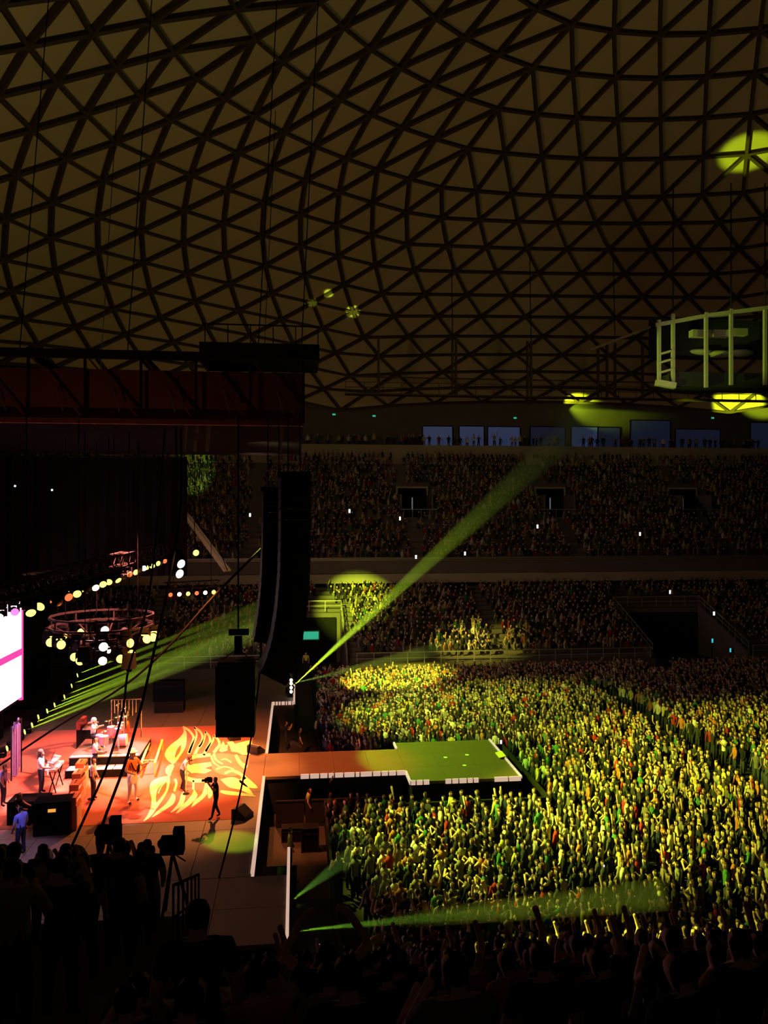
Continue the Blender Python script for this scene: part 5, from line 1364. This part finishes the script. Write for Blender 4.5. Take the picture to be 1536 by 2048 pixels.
# lower terrace
def tier(name, n_rows, y0, pitch, z0, rise, gaps, fill, label, aisle):
    sp = []
    for i in range(n_rows):
        yy = y0 + i * pitch + 0.45; x = -44.0
        while x < 62:
            x += rng.uniform(0.50, 0.62)
            if rng.random() > fill: continue
            if not in_view(x, yy, z0 + i * rise + 1): continue
            if any(a < x < b and r0 <= i < r1 for a, b, r0, r1 in gaps): continue
            if abs((x + 200) % aisle - aisle / 2) < 0.6: continue
            sp.append((x, yy + rng.normal() * 0.05, z0 + i * rise, face_to((x, yy), FOCUS) * 0.8 + PI * 0.2 * (1 if True else 0) + rng.normal() * 0.25, rng.uniform(0.92, 1.06)))
    o = crowd_mesh(name, sp, PROTO_S, [0.4, 0.3, 0.2, 0.1])
    tag(o, label, 'crowd', kind='stuff'); return len(sp)
tier('lower_terrace_crowd', LOWN - 1, LOW0, LOWP, LZ, LOWR, [(VA0 - 0.6, VA1 + 0.6, 0, 11), (VB0 - 0.6, VB1 + 0.6, 0, 11)], 0.93, 'spectators filling the lower terrace across the floor', 15.0)
tier('upper_terrace_crowd', UPN, UP0, UPP, UZ, UPR, [(p - 2.2, p + 2.2, 8, 15) for p in portals], 0.88, 'spectators filling the dim upper terrace', 17.0)
sp = []
x = -10.0
while x < 62:
    x += abs(rng.normal(0.3, 0.6)) + 0.35
    if not in_view(x, TOPY + 1, TOPZ + 1): continue
    sp.append((x, TOPY + rng.uniform(0.6, 2.2), TOPZ, face_to((x, TOPY), FOCUS) + rng.normal() * 0.5, rng.uniform(0.93, 1.08)))
tag(crowd_mesh('walkway_crowd', sp, PROTO, [0.5, 0.2, 0.08, 0.04, 0.08, 0.10]), 'people standing along the top walkway before the blue windows', 'crowd', kind='stuff')

# individuals at the near edge of the floor
WORDS = {'down': ''}
POSE_WORD = {'stand': 'standing', 'lean': 'leaning sideways', 'clap': 'clapping', 'up1': 'raising one arm', 'up2': 'raising both arms', 'phone': 'hands before face'}
for i, (x, yy, z, f, s) in enumerate(floor_single):
    pxh = project((x, yy, 1.6))[0]
    side = 'by the pit barrier' if x < 3.2 else 'below the square platform' if pxh < 900 else 'just right of the platform' if pxh < 1100 else 'far right of the platform' if pxh < 1350 else 'at the right frame edge'
    for _ in range(30):
        pose = POSES[rng.integers(len(POSES))]; col, cw = SHIRTS[rng.integers(len(SHIRTS))]
        lab = 'person in %s shirt %s, floor rank %s, %s' % (cw, POSE_WORD[pose], ['one', 'two', 'three', 'four', 'five', 'six'][min(5, int((yy - 21) / 0.56))], side)
        if lab not in used: break
    used.add(lab)
    place_person(pose, (x, yy, 0), f, col, lab, 'people at the near edge of the floor crowd', scale=s)

# ------------------------------------------------------------------ lit haze in the beams
def haze_mat(name, dens, aniso=0.2):
    m = bpy.data.materials.new(name); m.use_nodes = True; nt = m.node_tree
    nt.nodes.clear()
    out = nt.nodes.new('ShaderNodeOutputMaterial'); v = nt.nodes.new('ShaderNodeVolumeScatter')
    v.inputs['Color'].default_value = (1, 1, 1, 1); v.inputs['Density'].default_value = dens; v.inputs['Anisotropy'].default_value = aniso
    nt.links.new(v.outputs[0], out.inputs['Volume'])
    return m
HZ = haze_mat('stage_haze', 0.06)
def beam(src, dst, r0, r1, power, color, label, dens=None):
    src, dst = Vector(src), Vector(dst); ax = (dst - src); L = ax.length; ax.normalize()
    half = math.atan(r1 / L)
    R_ = ax.to_track_quat('Z', 'Y').to_matrix()
    o = MB().lathe((0, 0, 0), [(r0, 0.02), (r1 * 1.1, L)], 16, R_).build('beam_haze', HZ)
    o.location = src
    tag(o, label, 'haze', kind='stuff')
    spot('beam_lamp', src, dst, power, color, math.degrees(half) * 2, 0.3, 0.02)
    return o
BY = (0.62, 1.0, 0.03)
bs0 = on_z(585, 1377, SZ + 0.45)
bs0.x = min(bs0.x, -0.4)
bs = bs0 + Vector((0.35, 0.25, 0.22))
beam(bs, bs + (on_y(1186, 822, WY) - bs) * 0.97, 0.05, 2.2, 270000, BY, 'bright yellow green light beam rising from the far stage corner')
beam(bs + Vector((0, 0, 0.1)), on_y(900, 1292, 64), 0.10, 0.6, 15000, (0.5, 1, 0.1), 'faint low beam from the far stage corner toward the terrace rail')
bl_ = lamp((bs0.x, bs0.y, SZ - 0.02), on_y(1150, 895, 85), 'lens_w', 'white hot lamp at the far corner of the stage', None, 1.3, True)
for i, p in enumerate(floor_lamps[2:]):
    q = p + Vector((15.0, 2.0 + 0.6 * i, 5.6 - 0.1 * i))
    beam(p + Vector((0.42, 0.05, 0.12)), q, 0.06, 0.5, 42000, BY, 'yellow green light beam from the %s floor lamp of the row behind the stage' % ORD[i + 2])
nb_ = at_d(590, 1862, 19.5)
beam(nb_, at_d(1330, 1788, 19.5), 0.10, 0.36, 8000, (0.40, 1.0, 0.05), 'wide low green light beam crossing the near edge of the crowd')
beam(on_z(585, 1800, 1.0), at_d(700, 1712, 26), 0.08, 0.3, 900, (0.4, 1.0, 0.1), 'faint green beam in the near part of the pit')

# bank of bare white lamps at the far stage corner
lb = empty('lamp_bank', (bs0.x + 0.1, bs0.y - 0.35, SZ - 0.02))
MB().box((0, 0, 0.03), (0.4, 0.3, 0.06)).build('base', 'black', lb); MB().box((0, 0.05, 0.55), (0.10, 0.06, 1.1)).build('post', 'black', lb)
for z_ in (0.35, 0.62, 0.90, 1.12): MB().ball((0, -0.05, z_), (0.10, 0.08, 0.11), 10, 6).build('bulb', 'lens_w', lb, True)
tag(lb, 'white hot bank of bulbs at the source of the bright beam', 'lamp')
